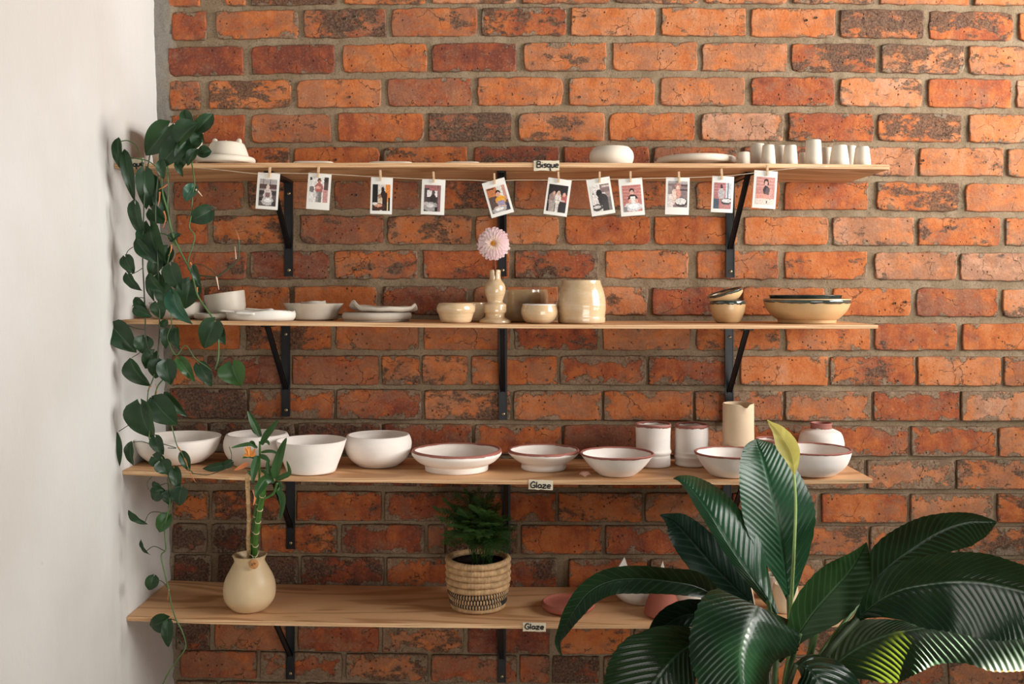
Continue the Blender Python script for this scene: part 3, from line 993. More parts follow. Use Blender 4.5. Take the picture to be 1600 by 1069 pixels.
# ================================================================ pottery
def build_vessel(name, mat, cx, half, top, s=None, base=None, dep=None, prof=None, thick=0.0045, label='', cat='bowl',
                 group=None, rim=None, rimh=0.004, foot=True, seg=64, inner=None, tilt=None, zbase=None, wob=0.0, wave=0.0,
                 inverted=False, floor_t=0.12, lipround=1.0, parent=None, band=None):
    """pottery thrown on the wheel.  cx, half, top, base in pixels of the photograph; prof [(radius 0..1, height 0..1)].
    base = lowest visible row of the foot gives the distance from the wall; or dep gives it"""
    r0 = prof[0][0]
    if dep is None:
        x = (cx - 800) * S(-0.15)
        zs = shelf_z(s, x)
        dist = F * (ZC - zs) / (base - HZ)
        rb = half * r0 * dist / F
        y = dist - D + rb
        y = max(min(y, -half * S(-0.15) - 0.004), -DEP + rb * 0.98)
    else:
        y = dep
    dist = D + y
    R = half * dist / F
    x = (cx - 800) * dist / F
    z0 = zbase if zbase is not None else shelf_z(s, x) + 0.0004
    rt = R * prof[-1][0]
    zr = ZC - (top - HZ) * (dist + (rt if top > HZ else -rt)) / F
    H = zr - z0
    if tilt:
        H *= 1.0
    pts = crom(prof, max(len(prof) * 7, 24)) if len(prof) > 2 else [(lerp(prof[0][0], prof[1][0], i / 12), i / 12) for i in range(13)]
    outer = [(max(a, 0.02) * R, min(max(b, 0), 1) * H) for a, b in pts]
    T = thick
    P = [(0.0005, 0.002), (outer[0][0] * 0.82, 0.002), (outer[0][0] * 0.86, 0.0), (outer[0][0] - 0.0012, 0.0), (outer[0][0], 0.0012)]
    P += [p for p in outer[1:-1] if p[1] > 0.0015]
    ro, zo = outer[-1]
    for a in range(0, 7):
        an = pi * a / 6
        P.append((ro - T / 2 + cos(an) * T / 2, zo - T * 0.35 + sin(an) * T * 0.35))
    zf = max(0.006, H * floor_t)
    inn = [(p[0] - T, p[1]) for p in outer[1:-1] if p[1] > zf + 0.004 and p[1] < zo - T * 0.5 and p[0] > T * 1.5]
    P += inn[::-1]
    rl = inn[0][0] if inn else ro * 0.8
    P += [(rl * 0.93, zf + 0.001), (rl * 0.8, zf), (0.0005, zf)]
    ph = random.uniform(0, 6)

    def mod(th, r, z, i):
        q = z / H
        rr = r * (1 + wob * (sin(2 * th + ph) * 0.6 + sin(3 * th + ph * 2) * 0.4) * (0.3 + 0.7 * q))
        zz = z + wave * q ** 3 * (sin(2 * th + ph) + 0.5 * sin(3 * th + 1 + ph)) * H
        return rr, zz
    v, f = lathe(P, seg, mod)
    if inverted:
        v = [(a, b, H - c) for a, b, c in v]
        f = [q[::-1] for q in f]
    parts = []
    multi = rim is not None or inner is not None or parent is not None or band is not None
    rot = (0, 0, random.uniform(-0.4, 0.4)) if not tilt else tilt
    if multi:
        root = parent or empty(name, (x, y, z0), label, cat, group)
        root.rotation_euler = rot
        mesh_obj('body', v, f, mat, root)
    else:
        root = mesh_obj(name, v, f, mat, None, True, (x, y, z0))
        root.rotation_euler = rot
        tag(root, label, cat, group)
    if rim is not None:
        e = 0.0007
        ws = [(ro - T / 2 + cos(pi * a / 6) * (T / 2 + e), zo - T * 0.35 + sin(pi * a / 6) * (T * 0.35 + e)) for a in range(7)]

        def orad(z):
            for (ra, za), (rb_, zb_) in zip(outer, outer[1:]):
                if za <= z <= zb_:
                    return lerp(ra, rb_, (z - za) / max(zb_ - za, 1e-6))
            return ro
        low = [(orad(zo - rimh * j / 3) + e, zo - rimh * j / 3) for j in (3, 2, 1)]
        lin = [(orad(zo - rimh * 0.6 * j / 3) - T - e, zo - rimh * 0.6 * j / 3) for j in (1, 2, 3)]
        RP = [(low[0][0] - e * 2.5, low[0][1] - 0.0004)] + low + ws + lin + [(lin[-1][0] + e * 2.5, lin[-1][1] - 0.0004)]

        def mod2(th, r, z, i):
            rr, zz = mod(th, r, z, i)
            if i <= 1 or i >= len(RP) - 2:
                zz += (noise.noise(Vector((cos(th) * 2.5 + ph, sin(th) * 2.5, i * 0.5))) * 0.5 + noise.noise(Vector((cos(th) * 9 + ph, sin(th) * 9, i))) * 0.35) * rimh * 0.9
            return rr, zz
        v2, f2 = lathe(RP, seg, mod2)
        if inverted:
            v2 = [(a, b, H - c) for a, b, c in v2]
        mesh_obj('painted_rim', v2, f2, rim, root)
    return root, (x, y, z0, R, H)


V = build_vessel
B1 = 'inverted bisque cups on the top shelf'
# ---------- top shelf
plate_prof = [(0.62, 0), (0.66, 0.25), (0.97, 0.45), (1.0, 0.8), (0.96, 1.0)]


def disc(name, mat, cx, half, top, s, dep, label, cat, group=None, zbase=None, hpx=None, bulge=0.5, foot=0.7, footh=0.35, parent=None):
    """low disc: plate or lid seen edge-on, with raised rim and foot ring"""
    dist = D + dep
    R = half * dist / F
    x = (cx - 800) * dist / F
    z0 = zbase if zbase is not None else shelf_z(s, x) + 0.0004
    if hpx:
        H = hpx * dist / F
    else:
        H = (ZC - (top - HZ) * (dist - R) / F) - z0
    fr = R * foot
    P = [(0.0005, 0.001), (fr * 0.85, 0.001), (fr * 0.9, 0), (fr, 0), (fr * 1.01, H * footh * 0.8), (R * 0.90, H * footh)]
    for a in range(9):
        an = -pi / 2 + pi * a / 8
        hh = H * (1 - footh)
        P.append((R - hh * 0.4 + cos(an) * hh * 0.4, H * footh + hh / 2 + sin(an) * hh / 2))
    P += [(R * 0.90, H * 0.93), (R * 0.85, H * 0.72), (R * 0.5, H * 0.66), (0.0005, H * 0.66)]
    v, f = lathe(P, 64)
    o = mesh_obj(name, v, f, mat, parent, True, (x, dep, z0) if parent is None else None)
    if parent is None:
        tag(o, label, cat, group)
    return o, (x, dep, z0, R, H)


# stack: plate + cat-eared bowl
p, q = disc('plate', M['bisque_pale'], 353, 45, 240, 0, -0.235, 'cream bisque plate under the eared bowl at left of top shelf', 'plate', foot=0.55, footh=0.25)
root = empty('eared_bowl', (q[0] + 0.0038, q[1], q[2] + q[4] + 0.0004), 'small upturned bisque bowl with two rounded ears on a plate', 'bowl')
Rb = 32.5 * S(-0.235)
Hb = 23 * S(-0.235)
P = crom([(Rb * 1.0, 0), (Rb * 0.98, Hb * 0.15), (Rb * 0.86, Hb * 0.65), (Rb * 0.76, Hb * 0.92), (Rb * 0.6, Hb), (Rb * 0.3, Hb * 1.02), (0.0005, Hb * 1.03)], 30)
v, f = lathe([(0.0005, 0.001), (Rb * 0.9, 0.001), (Rb * 0.98, 0)] + P)
mesh_obj('body', v, f, M['bisque_pale'], root)
for sx in (-1, 1):
    m = MB()
    vv, ff = lathe(crom([(0.0075, -0.006), (0.0068, 0.003), (0.0045, 0.0085), (0.0002, 0.0105)], 10), 20)
    m.add([(a * 1.0, b * 0.62, c) for a, b, c in vv], ff)
    eo = m.build('ear', M['bisque_pale'], root, True, (sx * Rb * 0.57, -0.004, Hb * 0.97))
    eo.rotation_euler = (0, sx * 0.12, 0)
vv, ff = lathe(crom([(0.004, -0.004), (0.0035, 0.002), (0.0002, 0.004)], 6), 14)
mesh_obj('knob', vv, ff, M['bisque_pale'], root, True, (-0.002, -0.006, Hb * 1.02))

# thin flat tiles peeping over the edge
for (cx, w, hp, tx) in ((491, 62, 4.2, 'long thin bisque tile lying flat on top shelf above the second photograph'),
                        (611, 68, 3.6, 'thin bisque tile lying flat on top shelf above the third photograph'),
                        (723, 54, 3.2, 'thin bisque tile lying flat on top shelf left of the middle bracket'),
                        (846, 24, 4.5, 'small bisque tile lying flat on top shelf behind the tape sign')):
    k = S(-0.24)
    x = (cx - 800) * k
    m = MB()
    hw = w * k / 2
    hh = (hp + 0.4) * k
    # tile with rounded ends and a slight dish
    pts = []
    for a in range(28):
        th = 2 * pi * a / 28
        pts.append((math.copysign(abs(cos(th)) ** 0.45, cos(th)) * hw, math.copysign(abs(sin(th)) ** 0.45, sin(th)) * 0.034))
    n = 28
    v = [(a, b, 0) for a, b in pts] + [(a * 1.0, b * 1.0, hh * 0.8) for a, b in pts] + [(a * 0.97, b * 0.95, hh) for a, b in pts] + [(a * 0.9, b * 0.85, hh * 0.8) for a, b in pts]
    f = [tuple(range(n))[::-1]] + [(r * n + i, r * n + (i + 1) % n, (r + 1) * n + (i + 1) % n, (r + 1) * n + i) for r in range(3) for i in range(n)] + [tuple(3 * n + i for i in range(n))]
    m.add(v, f)
    o = m.build('clay_tile', M['bisque_pale'], None, True, (x, -0.235, shelf_z(0, x) + 0.0004))
    tag(o, tx, 'tile', 'thin tiles on the top shelf')

V('round_bowl', M['bisque_pale'], 955.5, 34.5, 227, s=0, dep=-0.20, prof=[(0.78, 0), (0.9, 0.12), (1.0, 0.45), (0.96, 0.75), (0.80, 0.98), (0.72, 1.0)],
  label='squat rounded bisque bowl alone on the top shelf', cat='bowl')
disc('serving_plate', M['bisque_pale'], 1088, 62, 238.5, 0, -0.155, 'wide shallow bisque plate with rolled rim on the top shelf', 'plate', foot=0.55, footh=0.42)

cups = [  # cx, half width at base, top, depth, taper, label
    (1162, 10.0, 236.5, -0.235, 0.93, 'shortest inverted cup, standing beside the wide plate'),
    (1183.5, 11.5, 223, -0.19, 0.90, 'tall inverted cup second from the left, partly behind its neighbour'),
    (1200.5, 11.5, 225, -0.245, 0.78, 'inverted cup in front of the second cup from the left'),
    (1219, 11.0, 226, -0.18, 0.82, 'inverted cup with pale side behind the fourth front cup'),
    (1235, 11.5, 225.5, -0.245, 0.80, 'inverted cup just left of the tallest cup'),
    (1256, 8.5, 238, -0.17, 0.90, 'low inverted cup half hidden behind the tallest cup'),
    (1271, 13.5, 217, -0.245, 0.84, 'tallest inverted cup of the row, narrow at its top'),
    (1291.5, 9.5, 229.5, -0.17, 0.88, 'straight inverted cup just right of the tallest cup, behind'),
    (1311.5, 15.5, 225, -0.245, 0.73, 'widest inverted cup, flaring to the shelf at right of the row'),
    (1328, 10.5, 226.5, -0.17, 0.86, 'inverted cup behind the last two cups at right'),
    (1347, 13.5, 227.5, -0.245, 0.75, 'last inverted cup at the right end of the row'),
]
for (cx, hw, top, dep, tp, lb) in cups:
    V('inverted_cup', M['bisque_pale'], cx, hw, top, s=0, dep=dep, prof=[(tp * 0.98, 0), (tp, 0.03), (lerp(tp, 1, 0.6), 0.55), (1.0, 1.0)],
      label=lb, cat='cup', group=B1, inverted=True, thick=0.003, seg=40)

# ---------- second shelf
V('stoneware_bowl', M['grey'], 279, 44, 471.5, s=1, dep=-0.165, prof=[(0.86, 0), (0.93, 0.2), (0.97, 0.6), (1.0, 1.0)],
  label='pale grey stoneware bowl half hidden behind the trailing vine', cat='bowl')
dd, q = disc('small_dish', M['grey2'], 330, 26, 487, 1, -0.225, 'flat grey dish under the tilted cup', 'dish', hpx=10.5, foot=0.8, footh=0.2)
V('tilted_cup', M['grey2'], 355, 31, 457, s=1, dep=-0.165, prof=[(0.80, 0), (0.93, 0.12), (0.98, 0.5), (1.0, 1.0)], zbase=shelf_z(1, -0.7) + 0.014,
  label='grey cup tilted to the left on a flat dish', cat='cup', tilt=(0.02, -0.145, 0), thick=0.004)


def blob_plate(name, mat, cx, hwx, hy, dep, s, hpx, label, cat, zadd=0.0, wavy=0.12, seed=1, tilt=None, curl=None):
    k = S(dep)
    x = (cx - 800) * k
    n = 56
    rn = random.Random(seed)
    ph = [rn.uniform(0, 6) for _ in range(4)]
    H = hpx * k
    rings = ((0.80, 0.0), (0.93, 0.0), (0.99, 0.30), (1.0, 0.65), (0.975, 0.95), (0.94, 1.0), (0.88, 0.85), (0.7, 0.66), (0.35, 0.62), (0.01, 0.62))
    v = []
    for (rr, hh) in rings:
        for i in range(n):
            th = 2 * pi * i / n
            r = 1 + wavy * (0.5 * sin(2 * th + ph[0]) + 0.35 * sin(3 * th + ph[1]) + 0.2 * sin(5 * th + ph[2]))
            z = hh * H
            if curl:
                z += curl(th, rr) * H
            if hh > 0.5:
                z += H * wavy * 1.6 * sin(4 * th + ph[3])
            v.append((cos(th) * hwx * k * rr * r, sin(th) * hy * rr * r, z))
    f = [tuple(range(n))[::-1]]
    for r in range(len(rings) - 1):
        f += [(r * n + i, r * n + (i + 1) % n, (r + 1) * n + (i + 1) % n, (r + 1) * n + i) for i in range(n)]
    f.append(tuple((len(rings) - 1) * n + i for i in range(n)))
    o = mesh_obj(name, v, f, mat, None, True, (x, dep, shelf_z(s, x) + 0.0004 + zadd))
    if tilt:
        o.rotation_euler = tilt
    tag(o, label, cat)
    return o


blob_plate('porcelain_slab', M['porcelain'], 409, 55, 0.070, -0.215, 1, 15.5, 'thick irregular white porcelain slab near left of second shelf', 'plate', seed=5, wavy=0.05)
# loose porcelain spoons lying on the slab
zt = shelf_z(1, -0.6) + 13.2 * S(-0.215)


def spoon(px0, py0, px1, py1, dep, r0, r1, lab):
    a = W(px0, py0, dep)
    b = W(px1, py1, dep)
    m = MB()
    n = 12
    pts = [a.lerp(b, i / (n - 1)) for i in range(n)]
    rad = [(r0 if i < n * 0.55 else lerp(r0, r1, min(1, (i - n * 0.55) / (n * 0.25)))) * (0.55 if i in (0, n - 1) else 1) for i in range(n)]
    c0 = a.copy()
    m.tube([p - c0 for p in pts], rad, 12)
    m.v = [(x, y * 1.5, z * 0.8) for x, y, z in m.v]
    o = m.build('porcelain_spoon', M['porcelain'], None, True, c0)
    tag(o, lab, 'spoon', 'porcelain spoons on the white slab')


spoon(343, 485.5, 394, 490.5, -0.262, 0.0036, 0.0048, 'longest white porcelain spoon, its handle poking past the slab at left')
spoon(368, 489, 398, 491, -0.285, 0.0052, 0.0040, 'stubby white porcelain spoon at the front of the slab')
spoon(383, 482.5, 428, 487, -0.215, 0.0028, 0.0075, 'thin white porcelain spoon lying behind the others')
spoon(424, 487, 455, 488.5, -0.245, 0.0055, 0.0046, 'broad white porcelain spoon bowl at the right of the slab')

rb, q = V('wide_bowl', M['grey'], 490, 46, 473.5, s=1, dep=-0.150, prof=[(0.66, 0), (0.80, 0.06), (0.84, 0.45), (0.90, 0.7), (1.0, 0.98), (0.99, 1.0)],
          label='wide grey stoneware bowl with flared rim and a saucer inside', cat='bowl')
blob_plate('nested_saucer', M['grey'], 490, 19.5, 0.030, -0.150, 1, 12, 'small pale saucer leaning inside the wide grey bowl', 'saucer', zadd=q[4] - 8.5 * S(-0.15), wavy=0.03, seed=2, tilt=(0.0, -0.05, 0))
disc('round_platter', M['grey'], 589, 54, 487, 1, -0.165, 'round grey platter carrying the torn-edged slab dish', 'platter', hpx=14, foot=0.93, footh=0.12)


def torn(th, rr):
    c = cos(th)
    f = 0
    if rr > 0.9:
        f += 1.1 * exp(-((th - 3.75) / 0.22) ** 2) + 0.9 * exp(-((th - 6.05) / 0.16) ** 2) + 0.6 * exp(-((th - 3.1) / 0.5) ** 2)
        f += 0.06 * sin(9 * th)
    return f


blob_plate('slab_dish', M['grey2'], 598, 53, 0.072, -0.165, 1, 7.5, 'thin torn-edged slab dish lying on the round grey platter', 'dish', zadd=15.5 * S(-0.165), wavy=0.05, seed=9, tilt=(0.0, 0.012, 0), curl=torn)

V('squat_bowl', M['gloss'], 712.5, 30.5, 473, s=1, dep=-0.235, prof=[(0.70, 0), (0.79, 0.10), (0.88, 0.36), (0.91, 0.46), (0.97, 0.56), (1.0, 0.70), (0.975, 0.85), (0.91, 0.95), (0.86, 1.0)],
  label='squat glossy beige bowl with a ridge, left of the flower vase', cat='bowl', wob=0.01)
V('background_bowl', M['gloss'], 739, 27, 472, s=1, dep=-0.105, prof=[(0.66, 0), (0.8, 0.12), (0.95, 0.5), (1.0, 0.9), (0.98, 1.0)],
  label='glossy beige bowl half hidden behind the squat bowl and flower vase', cat='bowl')
V('deep_pot', M['gloss_dark'], 812, 45, 452.5, s=1, dep=-0.100, prof=[(0.92, 0), (0.97, 0.06), (1.0, 0.35), (0.99, 0.8), (0.96, 0.98), (0.955, 1.0)],
  label='wide olive-brown glazed pot behind the small cream bowl', cat='pot', thick=0.004)
V('cream_bowl', M['gloss'], 843, 29, 475, s=1, dep=-0.225, prof=[(0.60, 0), (0.77, 0.10), (0.92, 0.30), (0.995, 0.52), (0.99, 0.72), (0.94, 0.90), (0.90, 1.0)],
  label='small cream glazed bowl with white rim in front of the olive pot', cat='bowl', rim=M['white'], rimh=0.0018)
V('tall_pot', M['gloss'], 908.5, 38, 437.5, s=1, dep=-0.205, prof=[(0.92, 0), (0.965, 0.03), (0.985, 0.12), (0.97, 0.16), (1.0, 0.30), (1.0, 0.45), (0.975, 0.6), (0.90, 0.78), (0.80, 0.93), (0.78, 1.0)],
  label='large glossy beige jar narrowing to its rim, ringed by the potter', cat='jar', thick=0.004)

# figure vase with slit mouth, and the dahlia
k = S(-0.215)
xv = (773.5 - 800) * k
zv = shelf_z(1, xv) + 0.0004
root = empty('bud_vase', (xv, -0.215, zv), 'glossy beige bud vase shaped like a figure, holding one pink flower', 'vase')
H = (507 - 424) * k
hp = [(24.5, 0), (25, 1.5), (24.5, 4), (20, 6.5), (16, 9), (15.5, 14), (17.8, 17), (18, 24), (17.2, 29), (13, 31.5), (12, 34), (13.5, 39), (16, 47), (16.6, 53), (15, 60), (10.5, 66), (8.8, 70), (8.6, 76), (8.8, 80), (8.0, 82.5)]
outer = crom([(a * k, b * k * H / (82.5 * k)) for a, b in hp], 90)
outer = [(a, max(b, 0)) for a, b in outer]
P = [(0.0005, 0.001), (outer[0][0] * 0.9, 0.0)] + outer + [(outer[-1][0] - 0.003, outer[-1][1]), (outer[-1][0] - 0.0035, outer[-1][1] - 0.02), (0.0005, outer[-1][1] - 0.022)]
nv = len(P)


def slit(th, r, z, i):
    if z > H * 0.80:
        q = (z - H * 0.80) / (H * 0.20)
        d = abs(((th - 3 * pi / 2 + pi) % (2 * pi)) - pi)
        z -= H * 0.155 * q * exp(-(d / 0.13) ** 2)
        z -= H * 0.03 * q * exp(-((abs(((th - pi / 2 + pi) % (2 * pi)) - pi)) / 0.5) ** 2)
        r *= 1 - 0.22 * q * exp(-(d / 0.35) ** 2)
    return r, z


v, f = lathe(P, 72, slit)
mesh_obj('body', v, f, M['gloss'], root)
fb = W(771, 381, -0.222)
root = empty('dahlia', (xv, -0.215, zv + H * 0.80), 'pale pink dahlia on a thin stem standing in the figure-shaped bud vase', 'flower')
fl_ = fb - Vector((xv, -0.215, zv + H * 0.80))
m = MB()
m.tube([(0, 0, -0.004), (0.0005, 0.0, 0.01), (0.001, 0.0015, 0.03), (fl_.x, fl_.y + 0.004, fl_.z)], [0.0009, 0.0009, 0.0009, 0.0012], 8)
m.build('stem', M['fstem'], root)
rn = random.Random(4)
Rf = 26 * S(-0.222)


def petal_geo(m, th, r0, r1, w, lift0, lift1, mi):
    """cupped petal, from r0 to r1 in the plane facing the camera; lift = towards the camera"""
    nu, nvv = 6, 3
    vv = []
    for i in range(nu + 1):
        u = i / nu
        rr = lerp(r0, r1, u)
        ww = w * (sin(pi * min(u * 0.80 + 0.12, 1)) ** 0.6)
        li = lerp(lift0, lift1, u ** 0.9) + 0.0025 * sin(pi * u)
        for j in range(nvv):
            s_ = (j - 1)
            x = rr * cos(th) - s_ * ww * sin(th)
            z = rr * sin(th) + s_ * ww * cos(th)
            vv.append((x, -(li + (0.0012 if s_ else 0)), z))
    ff = [(i * nvv + j, i * nvv + j + 1, (i + 1) * nvv + j + 1, (i + 1) * nvv + j) for i in range(nu) for j in range(nvv - 1)]
    m.add(vv, ff, mi)


for ring_i, (cnt, r0, r1, w, l0, l1) in enumerate([(22, 0.10, 1.02, 0.0052, 0.002, -0.004), (22, 0.1, 0.98, 0.0050, 0.004, 0.0005), (21, 0.1, 0.88, 0.0047, 0.006, 0.005), (20, 0.1, 0.77, 0.0043, 0.008, 0.0085),
                                                   (18, 0.1, 0.64, 0.0038, 0.010, 0.0120), (16, 0.1, 0.52, 0.0032, 0.011, 0.0145), (15, 0.08, 0.40, 0.0025, 0.011, 0.0155)]):
    m = MB()
    for c in range(cnt):
        th = 2 * pi * (c + 0.5 * (ring_i % 2)) / cnt + rn.uniform(-0.05, 0.05)
        petal_geo(m, th, r0 * Rf, r1 * Rf * rn.uniform(0.93, 1.03), w * (Rf / 0.0365), l0, l1 + rn.uniform(-0.001, 0.001), 0)
    o = m.build('petal_ring', M['petal'] if ring_i < 5 else M['petal2'], root, True, fl_)
m = MB()
vv, ff = lathe(crom([(0.0085, 0), (0.0080, 0.003), (0.004, 0.0056), (0.0002, 0.0060)], 10), 16)
R_ = Matrix.Rotation(pi / 2, 4, 'X')
m.add([R_ @ Vector(p) for p in vv], ff)
for c in range(40):
    a = c * 2.4
    r = 0.0088 * sqrt(c / 40)
    m.tube([(r * cos(a), -0.004, r * sin(a)), (r * 1.15 * cos(a), -0.0085 + r * 0.25, r * 1.15 * sin(a))], 0.0006, 5)
m.build('flower_centre', M['pollen'], root, True, fl_ + Vector((-0.001, -0.0095, 0.001)))

# stacked bowls with dark green rims
rb, q = V('lower_rim_bowl', M['tan'], 1137, 27.5, 469.5, s=1, dep=-0.160, prof=[(0.60, 0), (0.72, 0.10), (0.92, 0.45), (1.0, 0.8), (0.99, 1.0)],
          label='lower tan bowl of the stacked pair with dark green rim', cat='bowl', group='stacked small bowls with dark green rims', rim=M['greenrim'], rimh=0.0075)
V('upper_rim_bowl', M['tan'], 1136.5, 28.5, 455, s=1, dep=-0.160, prof=[(0.55, 0), (0.72, 0.15), (0.93, 0.55), (1.0, 1.0)], zbase=q[2] + q[4] - 0.001,
  label='upper tan bowl of the stacked pair, tipped up at its right', cat='bowl', group='stacked small bowls with dark green rims', rim=M['greenrim'], rimh=0.005, tilt=(0.04, -0.27, 0))
rb, q = V('large_rim_bowl', M['tan'], 1260.5, 66, 466, s=1, dep=-0.165, prof=[(0.66, 0), (0.68, 0.14), (0.74, 0.20), (0.90, 0.48), (0.985, 0.78), (1.0, 0.97), (0.98, 1.0)],
          label='large low tan bowl with dark green rim at right of second shelf', cat='bowl', rim=M['greenrim'], rimh=0.0095, thick=0.006)
V('nested_green_dish', M['greenrim'], 1258, 56, 460.5, s=1, dep=-0.165, prof=[(0.60, 0), (0.85, 0.4), (1.0, 1.0)], zbase=q[2] + q[4] * 0.45,
  label='dark green dish nested inside the large low tan bowl', cat='dish')

# ---------- third shelf
G3 = 'white bisque bowls on the third shelf'
V('wide_white_bowl', M['white'], 277.5, 66, 672.5, s=2, base=728, prof=[(0.50, 0), (0.60, 0.03), (0.84, 0.35), (0.95, 0.68), (1.0, 1.0)],
  label='wide open white bowl behind the vine at left of third shelf', cat='bowl', group=G3, thick=0.0045)
V('incurved_bowl', M['white'], 401.5, 51, 670.5, s=2, dep=-0.150, prof=[(0.58, 0), (0.70, 0.06), (0.93, 0.38), (1.0, 0.66), (0.96, 0.88), (0.90, 1.0)],
  label='rounded white bowl with inturned rim behind the bamboo leaves', cat='bowl', group=G3, thick=0.0045)
V('straight_bowl', M['white'], 486.5, 54.5, 679, s=2, base=743.5, prof=[(0.60, 0), (0.68, 0.03), (0.76, 0.25), (0.90, 0.65), (1.0, 1.0)],
  label='straight-sided white bowl just right of the bamboo', cat='bowl', group=G3, thick=0.0042)
V('round_white_bowl', M['white'], 591, 52, 672, s=2, base=732.5, prof=[(0.50, 0), (0.58, 0.02), (0.64, 0.07), (0.78, 0.18), (0.90, 0.33), (0.975, 0.52), (1.0, 0.70), (0.985, 0.84), (0.945, 0.95), (0.92, 1.0)],
  label='full rounded white bowl with turned ridges near its foot', cat='bowl', group=G3, thick=0.0048)
V('footed_dish', M['white'], 713.5, 70, 691.5, s=2, base=743, prof=[(0.70, 0), (0.71, 0.22), (0.72, 0.30), (0.86, 0.45), (0.98, 0.72), (1.0, 0.86), (0.985, 1.0)],
  label='widest footed white dish with brown painted wavy rim', cat='dish', rim=M['redrim'], rimh=0.0050, wave=0.02, thick=0.0055, wob=0.006)
V('small_footed_dish', M['white'], 849.5, 55.5, 693.5, s=2, base=739, prof=[(0.62, 0), (0.64, 0.12), (0.63, 0.30), (0.76, 0.45), (0.96, 0.75), (1.0, 0.88), (0.99, 1.0)],
  label='smaller footed white dish with brown rim above the tape sign', cat='dish', rim=M['redrim'], rimh=0.0048, thick=0.005)
V('conical_bowl', M['white'], 964, 58, 698, s=2, base=747, prof=[(0.44, 0), (0.50, 0.06), (0.74, 0.42), (0.93, 0.82), (1.0, 1.0)],
  label='conical white bowl with brown rim beside the pink shell', cat='bowl', rim=M['redrim'], rimh=0.0042, thick=0.0048, wave=0.01)
V('bamboo_cup', M['white'], 1020.5, 28, 658, s=2, base=732.5, prof=[(0.90, 0), (0.96, 0.04), (0.955, 0.22), (0.94, 0.27), (1.0, 0.33), (1.0, 0.37), (0.955, 0.42), (0.955, 0.7), (0.985, 0.97), (0.98, 1.0)],
  label='left of the two tall white cups with a ridge and brown rim', cat='cup', group='tall ridged white cups', rim=M['redrim'], rimh=0.0062, thick=0.0045, wave=0.008)
V('bamboo_cup', M['white'], 1081, 27.5, 659.5, s=2, base=731.5, prof=[(0.92, 0), (0.97, 0.04), (0.95, 0.12), (1.0, 0.22), (0.96, 0.27), (0.97, 0.34), (0.95, 0.40), (0.96, 0.75), (0.93, 0.97), (0.925, 1.0)],
  label='right of the two tall white cups, slightly narrower at the brown rim', cat='cup', group='tall ridged white cups', rim=M['redrim'], rimh=0.0062, thick=0.0045, wave=0.008)

# pitcher with pulled spout
dist = D - 0.115
kk = dist / F
xp = (1153.5 - 800) * kk
zp = shelf_z(2, xp) + 0.0004
Rp = 24.5 * kk
Hp = ZC - (627 - HZ) * (dist + Rp) / F - zp
prof = [(0.97, 0), (1.02, 0.03), (1.01, 0.3), (0.985, 0.6), (0.985, 0.9), (0.975, 1.0)]
outer = [(a * Rp, b * Hp) for a, b in crom(prof, 40)]
T = 0.0032
P = [(0.0005, 0.002), (outer[0][0] * 0.9, 0.0)] + outer[1:-1] + [(outer[-1][0], Hp - 0.001), (outer[-1][0] - T / 2, Hp), (outer[-1][0] - T, Hp - 0.001)] + [(a - T, b) for a, b in outer[1:-1][::-1] if b > 0.01] + [(0.0005, 0.009)]


def spoutm(th, r, z, i):
    q = max(0, (z / Hp - 0.86) / 0.14)
    d = ((th - (3 * pi / 2 + 0.25) + pi) % (2 * pi)) - pi
    z2 = z - Hp * 0.055 * q * q * exp(-(d / 0.26) ** 2)
    r2 = r * (1 + 0.10 * q * exp(-(d / 0.20) ** 2))
    return r2, z2


v, f = lathe(P, 80, spoutm)
o = mesh_obj('pitcher', v, f, M['buff'], None, True, (xp, -0.115, zp))
tag(o, 'tall buff cylindrical pitcher with a pulled spout behind the big plant', 'pitcher')

V('leaf_side_bowl', M['white'], 1142, 56.5, 697, s=2, base=748.5, prof=[(0.50, 0), (0.56, 0.05), (0.78, 0.42), (0.93, 0.80), (1.0, 1.0)],
  label='white bowl with brown rim, its right side behind the tall green leaf', cat='bowl', rim=M['redrim'], rimh=0.0036, thick=0.0045)
V('hidden_rim_cup', M['white'], 1204, 24, 681.5, s=2, dep=-0.100, prof=[(0.6, 0), (0.8, 0.2), (0.95, 0.6), (1.0, 1.0)],
  label='small white cup with brown rim peeping from behind the yellow spathe', cat='cup', rim=M['redrim'], rimh=0.007)
V('bottle_vase', M['white'], 1283, 34.5, 658.5, s=2, dep=-0.072, prof=[(0.78, 0), (0.90, 0.10), (1.0, 0.40), (0.985, 0.58), (0.86, 0.76), (0.58, 0.84), (0.46, 0.87), (0.45, 0.93), (0.48, 1.0)],
  label='round-shouldered white bottle with brown neck rim behind the right bowl', cat='vase', rim=M['redrim'], rimh=0.0135, thick=0.003)
V('right_white_bowl', M['white'], 1267.5, 61, 691, s=2, base=746.5, prof=[(0.46, 0), (0.58, 0.03), (0.84, 0.36), (0.955, 0.70), (1.0, 1.0)],
  label='rounded white bowl with brown rim at the right end of third shelf', cat='bowl', rim=M['redrim'], rimh=0.0036, thick=0.005)

